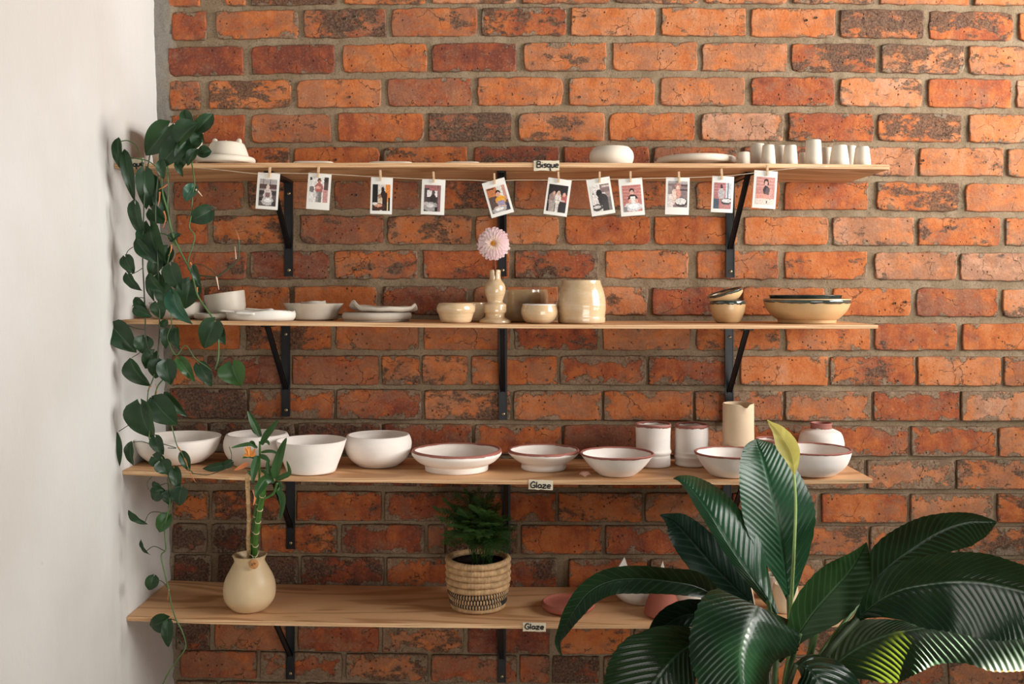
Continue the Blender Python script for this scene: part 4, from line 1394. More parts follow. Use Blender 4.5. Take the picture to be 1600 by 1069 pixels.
# sea shell
ks = S(-0.262)
xs = (914 - 800) * ks
m = MB()
n1, n2 = 14, 30
vv = []
for i in range(n1 + 1):
    u = i / n1
    for j in range(n2 + 1):
        t = -1 + 2 * j / n2
        a = t * 1.25
        r = 0.0145 * u
        rib = 1 + 0.05 * cos(j * pi) * u
        vv.append((r * sin(a) * rib, 0.004 - r * 0.35 * cos(a), 0.0005 + 0.015 * sin(u * pi * 0.62) * (cos(a * 0.9)) * rib * 0.95))
ff = [(i * (n2 + 1) + j, i * (n2 + 1) + j + 1, (i + 1) * (n2 + 1) + j + 1, (i + 1) * (n2 + 1) + j) for i in range(n1) for j in range(n2)]
m.add(vv, ff)
o = m.build('sea_shell', M['shell'], None, True, (xs, -0.262, shelf_z(2, xs) + 0.0004))
sm = o.modifiers.new('t', 'SOLIDIFY')
sm.thickness = 0.001
tag(o, 'small pinkish ribbed seashell in front of the conical bowl', 'shell')

# ---------- bottom shelf
rb, q = V('bamboo_vase', M['vase'], 390, 40, 859.5, s=3, base=958.5, prof=[(0.50, 0), (0.66, 0.03), (0.93, 0.18), (1.0, 0.36), (0.93, 0.56), (0.72, 0.76), (0.585, 0.88), (0.62, 0.96), (0.665, 1.0)],
          label='cream bellied vase with a round tag, holding the lucky bamboo', cat='vase', inner=True, thick=0.0035)
VX, VY, VZ, VR, VH = q
rb.rotation_euler = (0, 0, 0)
# liner inside the neck
v, f = lathe([(VR * 0.625, VH * 0.995), (VR * 0.585, VH * 0.955), (VR * 0.545, VH * 0.88), (VR * 0.60, VH * 0.78), (VR * 0.3, VH * 0.70), (0.001, VH * 0.70)], 48)
mesh_obj('inner_glaze', v, [x[::-1] for x in f], M['vase_in'], rb)
# tag
tk = S(VY - VR * 0.62)
tx, tz = (397.5 - 800) * tk - VX, ZC - (881 - HZ) * tk - VZ
m = MB()
vv, ff = lathe([(0.0003, 0.0012), (0.0102, 0.0012), (0.0109, 0.0006), (0.0109, -0.0008), (0.0003, -0.0008)], 28)
m.add([R_ @ Vector(p) for p in vv], ff)
tg = m.build('tag', M['tagwood'], rb, True, (tx, -VR * 0.70, tz))
tg.rotation_euler = (-0.15, 0, 0.1)
m = MB()
for (a, b) in (((-0.005, 0.001), (0.004, -0.001)), ((-0.001, 0.003), (0.005, 0.002)), ((-0.006, -0.002), (-0.001, -0.003))):
    m.tube([(a[0], -0.0014, a[1]), (b[0], -0.0014, b[1])], 0.0007, 5)
m.build('tag_mark', M['slot'], tg)
m = MB()
m.tube([(tx, -VR * 0.70, tz + 0.008), (tx - 0.004, -VR * 0.63, tz + 0.018), (tx - 0.012, -VR * 0.60, tz + 0.022)], 0.0005, 5)
m.tube([(tx, -VR * 0.70, tz + 0.008), (tx + 0.006, -VR * 0.62, tz + 0.020), (tx + 0.010, -VR * 0.55, tz + 0.027)], 0.0005, 5)
m.build('tag_string', M['string'], rb)

# hidden pottery behind the big plant
disc('terracotta_saucer', M['terra'], 887.5, 42, 915, 3, -0.185, 'round terracotta saucer at the centre right of the bottom shelf', 'saucer', hpx=14, foot=0.80, footh=0.2)
blobs = V('eared_white_bowl', M['porcelain'], 1004, 50, 885, s=3, dep=-0.105, prof=[(0.60, 0), (0.72, 0.05), (0.93, 0.35), (1.0, 0.65), (0.97, 1.0)],
          label='white bowl with two pointed ears behind the arching leaf', cat='bowl', inner=True)
rb, q = blobs
rb.rotation_euler = (0, 0, 0)
for sx, ex in ((-1, 973.5), (1, 1034.5)):
    k2 = S(-0.105)
    m = MB()
    ew = 0.0155 if sx < 0 else 0.0095
    eh = 0.030
    m.add([(-ew, -0.003, 0), (ew * 0.9, -0.003, 0), (ew * 0.25, 0.001, eh), (-ew, 0.004, 0), (ew * 0.9, 0.004, 0), (ew * 0.25, 0.003, eh)],
          [(0, 1, 2), (3, 5, 4), (0, 2, 5, 3), (1, 4, 5, 2), (0, 3, 4, 1)])
    ztip = ZC - ((871 if sx < 0 else 877) - HZ) * k2
    m.build('pointed_ear', M['porcelain'], rb, False, ((ex - 800) * k2 - q[0], 0.0, ztip - q[2] - eh))
V('terracotta_vase', M['terra'], 1035, 28.5, 915, s=3, base=968.5, prof=[(0.78, 0), (0.97, 0.05), (1.0, 0.14), (0.90, 0.45), (0.72, 0.80), (0.68, 1.0)],
  label='terracotta vase narrowing upwards under the arching leaf', cat='vase')
V('rounded_white_bowl', M['porcelain'], 1082, 30, 905, s=3, dep=-0.160, prof=[(0.55, 0), (0.72, 0.10), (0.97, 0.5), (1.0, 0.8), (0.96, 1.0)],
  label='small rounded white bowl where the arching leaf begins', cat='bowl')
V('beige_pot', M['buff'], 1153, 26, 898, s=3, dep=-0.190, prof=[(1.0, 0), (1.0, 0.2), (0.88, 0.6), (0.80, 1.0)],
  label='beige tapered pot mostly hidden behind leaf bases on bottom shelf', cat='pot')
V('beige_cup', M['buff'], 1227, 20, 907, s=3, dep=-0.20, prof=[(0.95, 0), (1.0, 0.2), (1.0, 0.7), (0.92, 0.95), (0.88, 1.0)],
  label='beige cup glimpsed between the leaf stalks on bottom shelf', cat='cup')
V('pale_cup', M['bisque'], 1205, 15, 893, s=3, dep=-0.10, prof=[(0.9, 0), (1.0, 0.4), (1.0, 1.0)],
  label='narrow pale cup in the shadow behind the tall upright leaf', cat='cup')

# ================================================================ photographs on a string
def srgb(c):
    return tuple((x / 255 / 12.92 if x / 255 <= 0.04045 else ((x / 255 + 0.055) / 1.055) ** 2.4) for x in c)


def print_mat():
    m, nt, b = new_mat('photo_print')
    a = N(nt, 'ShaderNodeAttribute', attribute_name='ink')
    L(nt, a.outputs['Color'], b.inputs['Base Color'])
    b.inputs['Roughness'].default_value = 0.4
    return m


M['print'] = print_mat()
BR = (178, 112, 100)


def E(cx, cy, rx, ry, c):
    return ('e', cx, cy, rx, ry, c)


def Q(x0, y0, x1, y1, c):
    return ('r', x0, y0, x1, y1, c)


# (corners TL TR BR BL), picture box in card units (u0, v0, u1, v1), background, shapes, what it shows
PH = [
    (((404, 270), (438, 271), (433, 329), (398, 325)), (0.12, 0.17, 0.90, 0.91), (92, 80, 80),
     [Q(0, 0, 1, .2, (170, 160, 158)), Q(.2, 0, .24, .2, (90, 82, 80)), Q(.6, 0, .64, .2, (90, 82, 80)), Q(0, .2, 1, .36, (84, 62, 60)), Q(0, .36, 1, .42, (150, 138, 134)), Q(0, .42, .4, .6, (52, 46, 46)), Q(.7, .42, 1, .6, (60, 54, 54)),
      E(.5, .6, .25, .26, (205, 190, 184)), E(.5, .3, .09, .11, (218, 196, 184)), Q(.38, .5, .62, .75, (130, 100, 98)), E(.52, .82, .36, .15, (188, 182, 180)), E(.52, .78, .2, .08, (226, 222, 220)), Q(0, .68, .2, .8, (40, 36, 36)), E(.9, .9, .15, .1, (60, 55, 55))],
     'first photograph, potter seated at a wheel before shelves, leftmost on the string'),
    (((480, 270), (517, 272), (515, 329), (480, 326)), (0.10, 0.10, 0.90, 0.80), (226, 220, 214),
     [E(.05, .08, .07, .06, (60, 55, 55)), Q(.76, 0, 1, .5, (88, 70, 66)), E(.9, .1, .15, .1, (60, 50, 50)), Q(.72, .5, 1, 1, (190, 140, 134)), E(.1, .5, .16, .12, (120, 108, 108)),
      E(.5, .14, .09, .1, (70, 46, 40)), E(.5, .2, .07, .08, (170, 116, 96)), E(.5, .42, .22, .2, (178, 110, 104)), Q(.32, .3, .7, .6, (170, 100, 96)), E(.46, .42, .14, .06, (214, 160, 140)), Q(.36, .6, .52, 1, (150, 144, 140)), Q(.5, .6, .68, 1, (120, 114, 112)), E(.3, .7, .1, .12, (200, 196, 192))],
     'second photograph, person in pink top with folded arms standing in a pale room'),
    (((580, 277), (614, 278), (612, 335), (578, 334)), (0.09, 0.19, 0.90, 0.91), (210, 200, 190),
     [Q(0, 0, .3, 1, (26, 24, 24)), Q(.72, 0, 1, .66, (216, 130, 60)), Q(.9, .5, 1, 1, (30, 22, 20)), Q(.56, .3, .82, 1, (44, 24, 20)), E(.58, .2, .09, .11, (46, 26, 22)), E(.62, .46, .2, .22, (50, 28, 24)), E(.45, .6, .14, .12, (212, 186, 160)),
      E(.4, .45, .1, .08, (150, 110, 90)), E(.35, .85, .42, .14, (70, 40, 30)), E(.35, .8, .22, .07, (208, 150, 120)), E(.15, .74, .14, .06, (220, 210, 200)), Q(.82, .66, .9, .98, (222, 196, 150))],
     'third photograph, dark silhouette with orange light behind it'),
    (((660, 279), (696, 281), (694, 336), (657, 335)), (0.12, 0.17, 0.82, 0.91), (70, 62, 62),
     [Q(0, 0, .8, .12, (150, 96, 96)), Q(.15, .2, .8, .45, (228, 220, 216)), Q(.3, .12, .9, .22, (164, 100, 100)), Q(0, .2, .16, .7, (80, 70, 70)), E(.55, .3, .1, .12, (90, 70, 68)), E(.55, .55, .2, .2, (56, 44, 44)), Q(.82, 0, 1, 1, (140, 100, 100)),
      E(.4, .82, .44, .18, (160, 154, 152)), E(.38, .78, .22, .08, (214, 208, 204)), E(.15, .7, .16, .06, (190, 182, 180)), Q(.68, .84, .84, 1, (30, 26, 26))],
     'fourth photograph, dark-haired person at a wheel under a bright opening'),
    (((752, 287), (788, 277), (803, 331), (769, 341)), (0.10, 0.19, 0.90, 0.90), (96, 66, 54),
     [Q(0, 0, .55, .35, (190, 116, 70)), Q(0, .35, .4, 1, (92, 72, 64)), Q(.55, 0, .85, .5, (216, 208, 198)), Q(.85, 0, 1, .6, (190, 140, 124)), Q(.05, .02, .4, .08, (60, 40, 36)), E(.56, .26, .14, .11, (50, 34, 32)), E(.56, .34, .12, .12, (214, 160, 138)),
      E(.6, .55, .28, .17, (224, 158, 50)), Q(.4, .58, .8, .78, (150, 138, 160)), E(.5, .82, .36, .07, (206, 166, 146)), E(.42, .9, .40, .12, (170, 166, 164)), E(.42, .88, .24, .06, (228, 222, 216)), Q(.85, .75, 1, 1, (40, 46, 60))],
     'fifth photograph, tilted, smiling person in a yellow shirt at the wheel'),
    (((857, 277), (893, 282), (886, 339), (849, 334)), (0.09, 0.17, 0.90, 0.91), (40, 32, 32),
     [E(.25, .55, .2, .28, (150, 124, 118)), E(.3, .33, .08, .09, (196, 152, 136)), E(.53, .5, .16, .24, (216, 204, 194)), E(.55, .3, .08, .09, (208, 168, 150)), E(.86, .48, .16, .2, (170, 90, 84)), E(.84, .33, .08, .08, (204, 150, 132)), Q(.1, .6, .4, 1, (168, 154, 148)),
      Q(.42, .62, .6, 1, (210, 200, 192)), Q(.35, .55, .9, .6, (190, 176, 168)), Q(.62, .62, 1, 1, (34, 28, 28))],
     'sixth photograph, group of people standing together against darkness'),
    (((916, 282), (952, 275), (962, 333), (925, 338)), (0.11, 0.18, 0.91, 0.90), (222, 214, 208),
     [Q(.5, 0, 1, .3, (130, 106, 104)), Q(.6, .05, 1, .12, (196, 180, 170)), Q(.75, .3, 1, .5, (150, 130, 124)), E(.42, .32, .15, .14, (34, 30, 30)), E(.58, .58, .26, .24, (52, 46, 46)), Q(.5, .6, .85, 1, (56, 50, 50)), E(.22, .84, .3, .13, (70, 64, 62)),
      E(.2, .82, .2, .06, (206, 200, 196)), Q(.85, .5, 1, 1, (120, 112, 110)), E(.1, .3, .03, .03, (90, 80, 80))],
     'seventh photograph, tilted, dark-haired person leaning over the wheel'),
    (((966, 280), (1003, 278), (1008, 335), (971, 339)), (0.12, 0.18, 0.91, 0.89), (184, 116, 108),
     [Q(0, .1, 1, .12, (206, 150, 140)), Q(0, .22, 1, .24, (206, 150, 140)), Q(0, .34, 1, .36, (206, 150, 140)), Q(0, .46, 1, .48, (206, 150, 140)), E(.5, .22, .13, .1, (50, 34, 32)), E(.5, .29, .10, .10, (214, 168, 150)), E(.52, .5, .26, .15, (50, 34, 36)),
      Q(.4, .42, .66, .78, (226, 220, 212)), E(.52, .82, .48, .17, (206, 204, 204)), E(.54, .8, .28, .1, (238, 234, 230)), E(.36, .62, .07, .1, (214, 164, 146)), E(.72, .62, .07, .1, (214, 164, 146)), Q(0, .8, .2, 1, (140, 130, 130))],
     'eighth photograph, person in white apron before a brick wall'),
    (((1041, 277), (1078, 278), (1076, 336), (1039, 335)), (0.10, 0.10, 0.92, 0.80), (128, 108, 106),
     [Q(0, 0, 1, .1, (170, 160, 156)), Q(.6, .15, 1, .2, (60, 50, 50)), Q(.6, .3, 1, .36, (60, 50, 50)), Q(0, .5, .25, 1, (220, 206, 200)), E(.5, .22, .15, .16, (176, 128, 112)), E(.5, .26, .09, .1, (226, 190, 176)), E(.45, .48, .22, .18, (204, 146, 128)), E(.3, .6, .12, .3, (226, 196, 182)),
      E(.68, .8, .32, .18, (60, 50, 50)), E(.66, .77, .28, .13, (214, 206, 200)), Q(0, .2, .2, .5, (150, 134, 130))],
     'ninth photograph, smiling person with fair hair and a large round plate'),
    (((1111, 275), (1145, 276), (1147, 333), (1113, 331)), (0.10, 0.18, 0.90, 0.90), (176, 112, 112),
     [Q(0, .1, .7, .12, (204, 150, 146)), Q(0, .22, .7, .24, (204, 150, 146)), Q(0, .34, .7, .36, (204, 150, 146)), Q(.68, 0, 1, .6, (196, 200, 204)), Q(.78, 0, .82, .6, (110, 112, 116)), E(.42, .16, .07, .1, (60, 44, 44)), E(.42, .42, .2, .2, (184, 176, 176)), Q(.3, .3, .56, .62, (178, 168, 168)),
      Q(0, .62, .3, 1, (70, 84, 96)), E(.72, .72, .32, .12, (60, 60, 64)), E(.72, .69, .26, .08, (206, 204, 202)), E(.6, .9, .25, .07, (176, 120, 112))],
     'tenth photograph, small pale figure at a wheel by a window, over the right bracket'),
    (((1180, 266), (1216, 268), (1211, 327), (1174, 324)), (0.12, 0.17, 0.91, 0.90), (196, 136, 126),
     [Q(0, .1, 1, .12, (220, 170, 160)), Q(0, .22, 1, .24, (220, 170, 160)), Q(0, .34, 1, .36, (220, 170, 160)), E(.52, .2, .14, .15, (56, 36, 36)), E(.52, .26, .09, .11, (210, 164, 148)), E(.54, .48, .17, .16, (60, 44, 48)), E(.64, .55, .16, .17, (96, 78, 80)),
      E(.35, .7, .4, .09, (216, 150, 132)), Q(0, .78, 1, 1, (226, 204, 192)), E(.8, .62, .1, .2, (206, 150, 140)), E(.6, .9, .04, .05, (90, 80, 80))],
     'eleventh photograph, rightmost on the string, person resting both arms forward'),
]
NU, NV = 30, 42
DP = -0.300
pegs = []
for i, (cor, pb, bg, shapes, lab) in enumerate(PH):
    TL, TR, BRc, BL = [W(a, b, DP) for a, b in cor]
    ctr = (TL + TR + BRc + BL) / 4
    ux = ((TR - TL) + (BRc - BL)).normalized()
    w = ((TR - TL).length + (BRc - BL).length) / 2
    h = ((TL - BL).length + (TR - BRc).length) / 2
    ang = atan2(ux.z, ux.x)
    # card hung from the string; slight curl
    root = empty('instant_photograph', ctr, lab, 'photograph', 'instant photographs pegged on the string')
    yaw = random.uniform(-0.10, 0.10)
    root.rotation_euler = (0, -ang, 0)

    def card(u, v, dy=0.0):
        x = (u - 0.5) * w
        z = (0.5 - v) * h
        return (x, dy + 0.0012 * (2 * v - 1) ** 2 - 0.0010 * cos(pi * (u - 0.5)), z)
    m = MB()
    n1, n2 = 8, 12
    for side, dy in ((0, 0.0), (1, 0.0006)):
        vv = [card(a / n1, b / n2, dy) for b in range(n2 + 1) for a in range(n1 + 1)]
        ff = [(b * (n1 + 1) + a, b * (n1 + 1) + a + 1, (b + 1) * (n1 + 1) + a + 1, (b + 1) * (n1 + 1) + a) for b in range(n2) for a in range(n1)]
        if side:
            m.add(vv, ff)
        else:
            m.add(vv, [q[::-1] for q in ff])
    nn = (n1 + 1) * (n2 + 1)
    per = [a for a in range(n1 + 1)] + [b * (n1 + 1) + n1 for b in range(1, n2 + 1)] + [n2 * (n1 + 1) + a for a in range(n1 - 1, -1, -1)] + [b * (n1 + 1) for b in range(n2 - 1, 0, -1)]
    for a in range(len(per)):
        p, q = per[a], per[(a + 1) % len(per)]
        m.f.append((p, q, q + nn, p + nn))
        m.m.append(0)
    m.build('card', M['paper'], root, False)
    u0, v0, u1, v1 = pb
    vv = [card(lerp(u0, u1, a / NU), lerp(v0, v1, b / NV), -0.0003) for b in range(NV + 1) for a in range(NU + 1)]
    ff = [(b * (NU + 1) + a, (b + 1) * (NU + 1) + a, (b + 1) * (NU + 1) + a + 1, b * (NU + 1) + a + 1) for b in range(NV) for a in range(NU)]
    po = mesh_obj('printed_picture', vv, ff, M['print'], root, False)
    at = po.data.color_attributes.new('ink', 'FLOAT_COLOR', 'CORNER')
    rn = random.Random(i)
    vals = []
    for b in range(NV):
        for a in range(NU):
            X, Y = (a + 0.5) / NU, (b + 0.5) / NV
            c = bg
            for sh in shapes:
                if sh[0] == 'e':
                    if ((X - sh[1]) / sh[3]) ** 2 + ((Y - sh[2]) / sh[4]) ** 2 < 1 + 0.25 * noise.noise(Vector((X * 9, Y * 9, i))):
                        c = sh[5]
                elif sh[1] <= X <= sh[3] and sh[2] <= Y <= sh[4]:
                    c = sh[5]
            nzv = 1 + 0.16 * noise.noise(Vector((X * 14, Y * 18, i * 3.3))) + rn.uniform(-0.06, 0.06)
            c = srgb(tuple(max(0, min(255, q * nzv)) for q in c))
            vals += [c[0], c[1], c[2], 1.0] * 4
    at.data.foreach_set('color', vals)
    top = (TL + TR) / 2
    pegs.append((top, i))

# string
kq = S(DP)
sp = [W(300, 262, -0.288), W(330, 264, -0.290), W(404, 272, DP + 0.0012)]
for (x, y) in ((420, 270.5), (498, 271.5), (545, 274), (597, 277), (678, 280.5), (735, 281.5), (770, 283.5), (806, 281.5), (875, 281.5), (934, 280.5), (985, 279.5), (1059, 278), (1128, 275.5), (1160, 272.5), (1198, 267.5), (1250, 262.5), (1285, 260.5)):
    sp.append(W(x, y, DP + 0.0012))
sp.append(W(1292, 260, -0.293))
pts = [Vector(p) for p in crom(sp, 150)]
m = MB()
m.tube([p - pts[0] for p in pts], 0.00075, 6)
tag(m.build('hanging_string', M['string'], None, True, pts[0]), 'thin jute string hanging along the top shelf front carrying the photographs', 'string')
PEGX = [421, 497, 595, 678, 773, 873, 937, 985, 1061, 1128, 1199]
PEGT = [261, 261, 266, 268.5, 271, 268.5, 268.5, 268, 268.5, 264, 258]
pn = ['first', 'second', 'third', 'fourth', 'fifth', 'sixth', 'seventh', 'eighth', 'ninth', 'tenth', 'eleventh']
for i, (px, py) in enumerate(zip(PEGX, PEGT)):
    a = W(px, py, DP)
    hgt = 17 * kq
    root = empty('clothes_peg', a - Vector((0, 0, hgt)), 'tiny wooden peg gripping the %s photograph from the left' % pn[i], 'peg', 'tiny wooden pegs')
    root.rotation_euler = (0, random.uniform(-0.06, 0.06), 0)
    for sy in (-1, 1):
        m = MB()
        w0 = 0.0021
        y0, y1 = (-0.0042, -0.0016) if sy < 0 else (0.0010, 0.0036)
        n = 6
        for q in range(n):
            za, zb = hgt * q / n, hgt * (q + 1) / n
            off = 0.0008 * (q / n - 0.3) * sy
            m.box(-w0, w0, y0 + off, y1 + off, za, zb + 0.00001)
        m.build('peg_jaw', M['peg'], root, False)
    m = MB()
    m.tube([(-0.0024, -0.0046, hgt * 0.45), (0.0024, -0.0046, hgt * 0.47), (0.0025, 0.0040, hgt * 0.47)], 0.0004, 5)
    m.build('spring', M['screw'], root)

# ---------------------------------------------------------------- tape signs
GL = {  # letter strokes in unit boxes
    'B': [[(0, 0), (0.02, 1)], [(0.02, 1), (0.45, 0.98), (0.55, 0.78), (0.40, 0.58), (0.05, 0.52)], [(0.05, 0.52), (0.55, 0.48), (0.66, 0.22), (0.45, 0.02), (0, 0)]],
    'i': [[(0.1, 0.55), (0.1, 0)], [(0.1, 0.8), (0.14, 0.84)]],
    's': [[(0.5, 0.55), (0.2, 0.58), (0.1, 0.42), (0.4, 0.28), (0.42, 0.08), (0.05, 0.0)]],
    'q': [[(0.5, 0.5), (0.2, 0.56), (0.05, 0.3), (0.2, 0.05), (0.5, 0.15)], [(0.52, 0.56), (0.50, -0.4), (0.62, -0.3)]],
    'u': [[(0.05, 0.55), (0.05, 0.12), (0.25, 0.0), (0.48, 0.15)], [(0.5, 0.55), (0.5, 0.0)]],
    'e': [[(0.05, 0.28), (0.48, 0.32), (0.42, 0.55), (0.18, 0.55), (0.05, 0.28), (0.15, 0.03), (0.5, 0.06)]],
    'G': [[(0.65, 0.85), (0.35, 1.0), (0.05, 0.6), (0.12, 0.12), (0.5, 0.02), (0.66, 0.4), (0.36, 0.42)]],
    'l': [[(0.1, 1.0), (0.08, 0.0)]],
    'a': [[(0.48, 0.5), (0.2, 0.56), (0.05, 0.28), (0.2, 0.02), (0.45, 0.2)], [(0.5, 0.56), (0.5, 0.0)]],
    'z': [[(0.02, 0.55), (0.5, 0.55), (0.05, 0.02), (0.55, 0.02)]],
}
ADV = {'B': 0.80, 'i': 0.28, 's': 0.58, 'q': 0.68, 'u': 0.66, 'e': 0.60, 'G': 0.80, 'l': 0.28, 'a': 0.66, 'z': 0.68}


def tape(px0, px1, py0, py1, word, tx, ty, tw, th, s, lab, rot=0.0, thick=0.0014):
    y = -DEP - 0.0011
    k = S(y)
    c = W((px0 + px1) / 2, (py0 + py1) / 2, y)
    w, h = (px1 - px0) * k, (py1 - py0) * k
    root = empty('tape_sign', c, lab, 'label', 'handwritten tape signs')
    root.rotation_euler = (0, rot, 0)
    m = MB()
    n = 12
    vv = []
    rn = random.Random(px0)
    for i in range(n + 1):
        u = i / n
        x = (u - 0.5) * w
        e = 0.0008 * rn.uniform(-1, 1)
        vv += [(x, 0.0, h / 2 + e * 0.4), (x, -0.0008, h * 0.1), (x, -0.0012 - 0.0015 * abs(sin(u * 5)) * 0.5, -h / 2 + e)]
    ff = []
    for i in range(n):
        for j in range(2):
            a = i * 3 + j
            ff.append((a, a + 1, a + 4, a + 3))
    nn = len(vv)
    vv += [(a, b + 0.0004, c_) for a, b, c_ in vv]
    ff += [tuple(nn + q for q in t[::-1]) for t in ff]
    m.add(vv, ff)
    m.build('tape', M['tape'], root)
    # lettering
    tot = sum(ADV[ch] for ch in word)
    sx = tw * k / tot
    sz = th * k
    ox = (tx - (px0 + px1) / 2) * k
    oz = -(ty - (py0 + py1) / 2) * k
    m = MB()
    x = ox
    for ch in word:
        for st in GL[ch]:
            pts = st if len(st) == 2 else crom(st, 18)
            m.tube([(x + a * sx * 1.05, -0.0022, oz + b * sz) for a, b in pts], thick, 6)
        x += ADV[ch] * sx
    m.v = [(a, -0.0022 + (b + 0.0022) * 0.35, c_) for a, b, c_ in m.v]
    m.build('lettering', M['ink'], root)


tape(834, 874, 251, 267, 'Bisque', 839, 262, 34, 9.5, 0, 'tape sign lettered Bisque at the middle of the top shelf')
tape(190, 226, 248.5, 262, 'Bisque', 193, 261, 32, 8.5, 0, 'tape sign lettered Bisque mostly covered by vine leaves', rot=-0.12)
tape(826, 864, 750, 765, 'Glaze', 829, 762.5, 32, 9.5, 2, 'tape sign lettered Glaze on the third shelf edge', rot=0.03)
tape(817, 853, 973, 986.5, 'Glaze', 820, 983, 30, 8.5, 3, 'tape sign lettered Glaze on the bottom shelf edge', rot=0.02)


# ================================================================ plants
def heart_leaf(base, tip, wpx, dep, side=0.0, fold=0.35, curl=0.25, seed=0, kind='heart', nu=12, nv=8):
    """philodendron leaf between two picture points; returns verts, faces, uvs"""
    a, b = W(base[0], base[1], dep), W(tip[0], tip[1], dep)
    ax = b - a
    Ln = ax.length
    ax.normalize()
    rn = random.Random(seed * 13 + 5)
    nrm = Vector((0, -1, 0))
    tl = rn.uniform(-0.35, 0.35)
    sd = ax.cross(nrm).normalized()
    nrm = (Matrix.Rotation(tl, 3, ax) @ nrm)
    sd = (Matrix.Rotation(tl, 3, ax) @ sd)
    pitch = rn.uniform(-0.25, 0.25)
    Wd = wpx * S(dep) / 2 / cos(tl)
    v = []
    uv = []
    for i in range(nu + 1):
        u = i / nu
        if kind == 'heart':
            wv = (u + 0.001) ** 0.42 * (1 - u) ** 0.93 * 2.2
        else:
            wv = sin(pi * u ** 0.75) ** 0.8
        for j in range(nv + 1):
            t = -1 + 2 * j / nv
            at_ = abs(t)
            lx = u * Ln - (0.16 * Ln * at_ ** 1.4 * (1 - u) ** 3.0 if kind == 'heart' else 0)
            ly = t * Wd * wv
            lz = at_ ** 1.3 * Wd * wv * fold - curl * Ln * (u - 0.35) ** 2 * 1.2 + pitch * (u - 0.5) * Ln
            lz += 0.0012 * sin(u * 14 + t * 5 + seed) * at_
            p = a + ax * lx + sd * ly + nrm * lz
            v.append(p)
            uv.append((u, j / nv))
    f = [(i * (nv + 1) + j, i * (nv + 1) + j + 1, (i + 1) * (nv + 1) + j + 1, (i + 1) * (nv + 1) + j) for i in range(nu) for j in range(nv)]
    return v, f, uv


def leaf_obj(name, v, f, uv, mat, parent, org):
    o = mesh_obj(name, [Vector(p) - org for p in v], f, mat, parent)
    l = o.data.uv_layers.new(name='UVMap')
    li = [0.0] * (2 * len(o.data.loops))
    for k_, lp in enumerate(o.data.loops):
        li[2 * k_], li[2 * k_ + 1] = uv[lp.vertex_index]
    l.data.foreach_set('uv', li)
    return o


def stem_obj(name, pts, rad, mat, parent, org, n=70, seg=7):
    q = [Vector(p) - org for p in crom(pts, n)]
    m = MB()
    if hasattr(rad, '__len__'):
        rad = [lerp(rad[0], rad[1], i / (n - 1)) for i in range(n)]
    m.tube(q, rad, seg)
    return m.build(name, mat, parent)


# ---- trailing vine in its pot on the top shelf
yp = -0.165
kp = S(yp)
vx = (276 - 800) * kp
org = Vector((vx, yp, shelf_z(0, vx) + 0.0004))
vine = empty('trailing_vine', org, 'trailing heart-leaved green vine in a pale pot, cascading past every shelf at left', 'plant')
Hp_ = (ZC - (199 - HZ) * kp) - org.z
Rp_ = 40 * kp
v, f = lathe([(0.0005, 0.001), (Rp_ * 0.80, 0), (Rp_ * 0.84, 0.003), (Rp_ * 0.97, Hp_ * 0.7), (Rp_, Hp_ * 0.97), (Rp_ * 0.98, Hp_), (Rp_ * 0.94, Hp_ * 0.97), (Rp_ * 0.92, Hp_ * 0.86), (0.0005, Hp_ * 0.86)], 56)
mesh_obj('pot', v, f, M['bisque_pale'], vine)
v, f = lathe([(Rp_ * 0.93, Hp_ * 0.84), (Rp_ * 0.6, Hp_ * 0.89), (0.0005, Hp_ * 0.90)], 30)
mesh_obj('soil', v, f, M['soil'], vine)

YV = -0.325


def VS(pts, r=0.0016, mat='stem', y=None):
    P = []
    for q in pts:
        d = q[2] if len(q) > 2 else (y if y is not None else YV)
        P.append(W(q[0], q[1], d))
    if 'sheath' in mat:
        r = (r, r * 0.3)
    stem_obj('aerial_root' if 'sheath' in mat else 'vine_stem', P, r, M[mat], vine, org, n=max(24, len(pts) * 10))


VS([(270, 215, -0.17), (262, 205, -0.24), (252, 235, -0.29), (252, 258, -0.315), (254, 300), (262, 330), (268, 362), (283, 395), (297, 422), (303, 440), (309, 462), (322, 482), (332, 497), (336, 512), (341, 530), (341, 560), (336, 578)], 0.0021)
VS([(285, 215, -0.17), (296, 215, -0.26), (299, 250, -0.31), (304, 285), (301, 305), (299, 335), (296, 355), (304, 368), (301, 385), (295, 403), (294, 418), (297, 424)], 0.0015)
VS([(262, 215, -0.17), (240, 225, -0.27), (232, 255, -0.31), (226, 300), (224, 360), (223, 405), (225, 450), (227, 500), (229, 535), (238, 555)], 0.0016, 'stem_dark')
VS([(275, 210, -0.18), (266, 222, -0.28), (262, 262, -0.32), (263, 300), (262, 320), (265, 345), (272, 370)], 0.0014)
VS([(268, 212, -0.18), (258, 232, -0.28), (248, 270, -0.32), (243, 330), (246, 400), (249, 470), (249, 520), (247, 548), (246, 570)], 0.0016, 'stem_dark')
VS([(272, 372), (262, 410), (258, 440), (266, 480), (268, 505), (264, 518), (262, 530), (275, 555), (290, 540), (305, 560), (322, 572), (332, 580)], 0.0013)
VS([(246, 570), (238, 595), (232, 610), (230, 632)], 0.0014)
VS([(254, 594), (246, 605), (240, 630), (238, 660), (233, 682), (240, 700), (250, 710), (262, 740), (266, 765), (265, 790), (261, 806), (257, 830), (259, 858), (252, 868), (256, 890), (262, 915), (268, 945), (275, 968), (284, 985), (290, 1005), (288, 1016), (278, 1030), (264, 1050), (252, 1075)], 0.0016)
VS([(268, 665), (272, 680), (277, 697), (285, 710), (292, 728), (302, 740)], 0.0013)
VS([(188, 221), (200, 220), (212, 228), (220, 245), (224, 260)], 0.0013)
VS([(196, 246), (215, 248), (232, 252), (246, 262)], 0.0013)
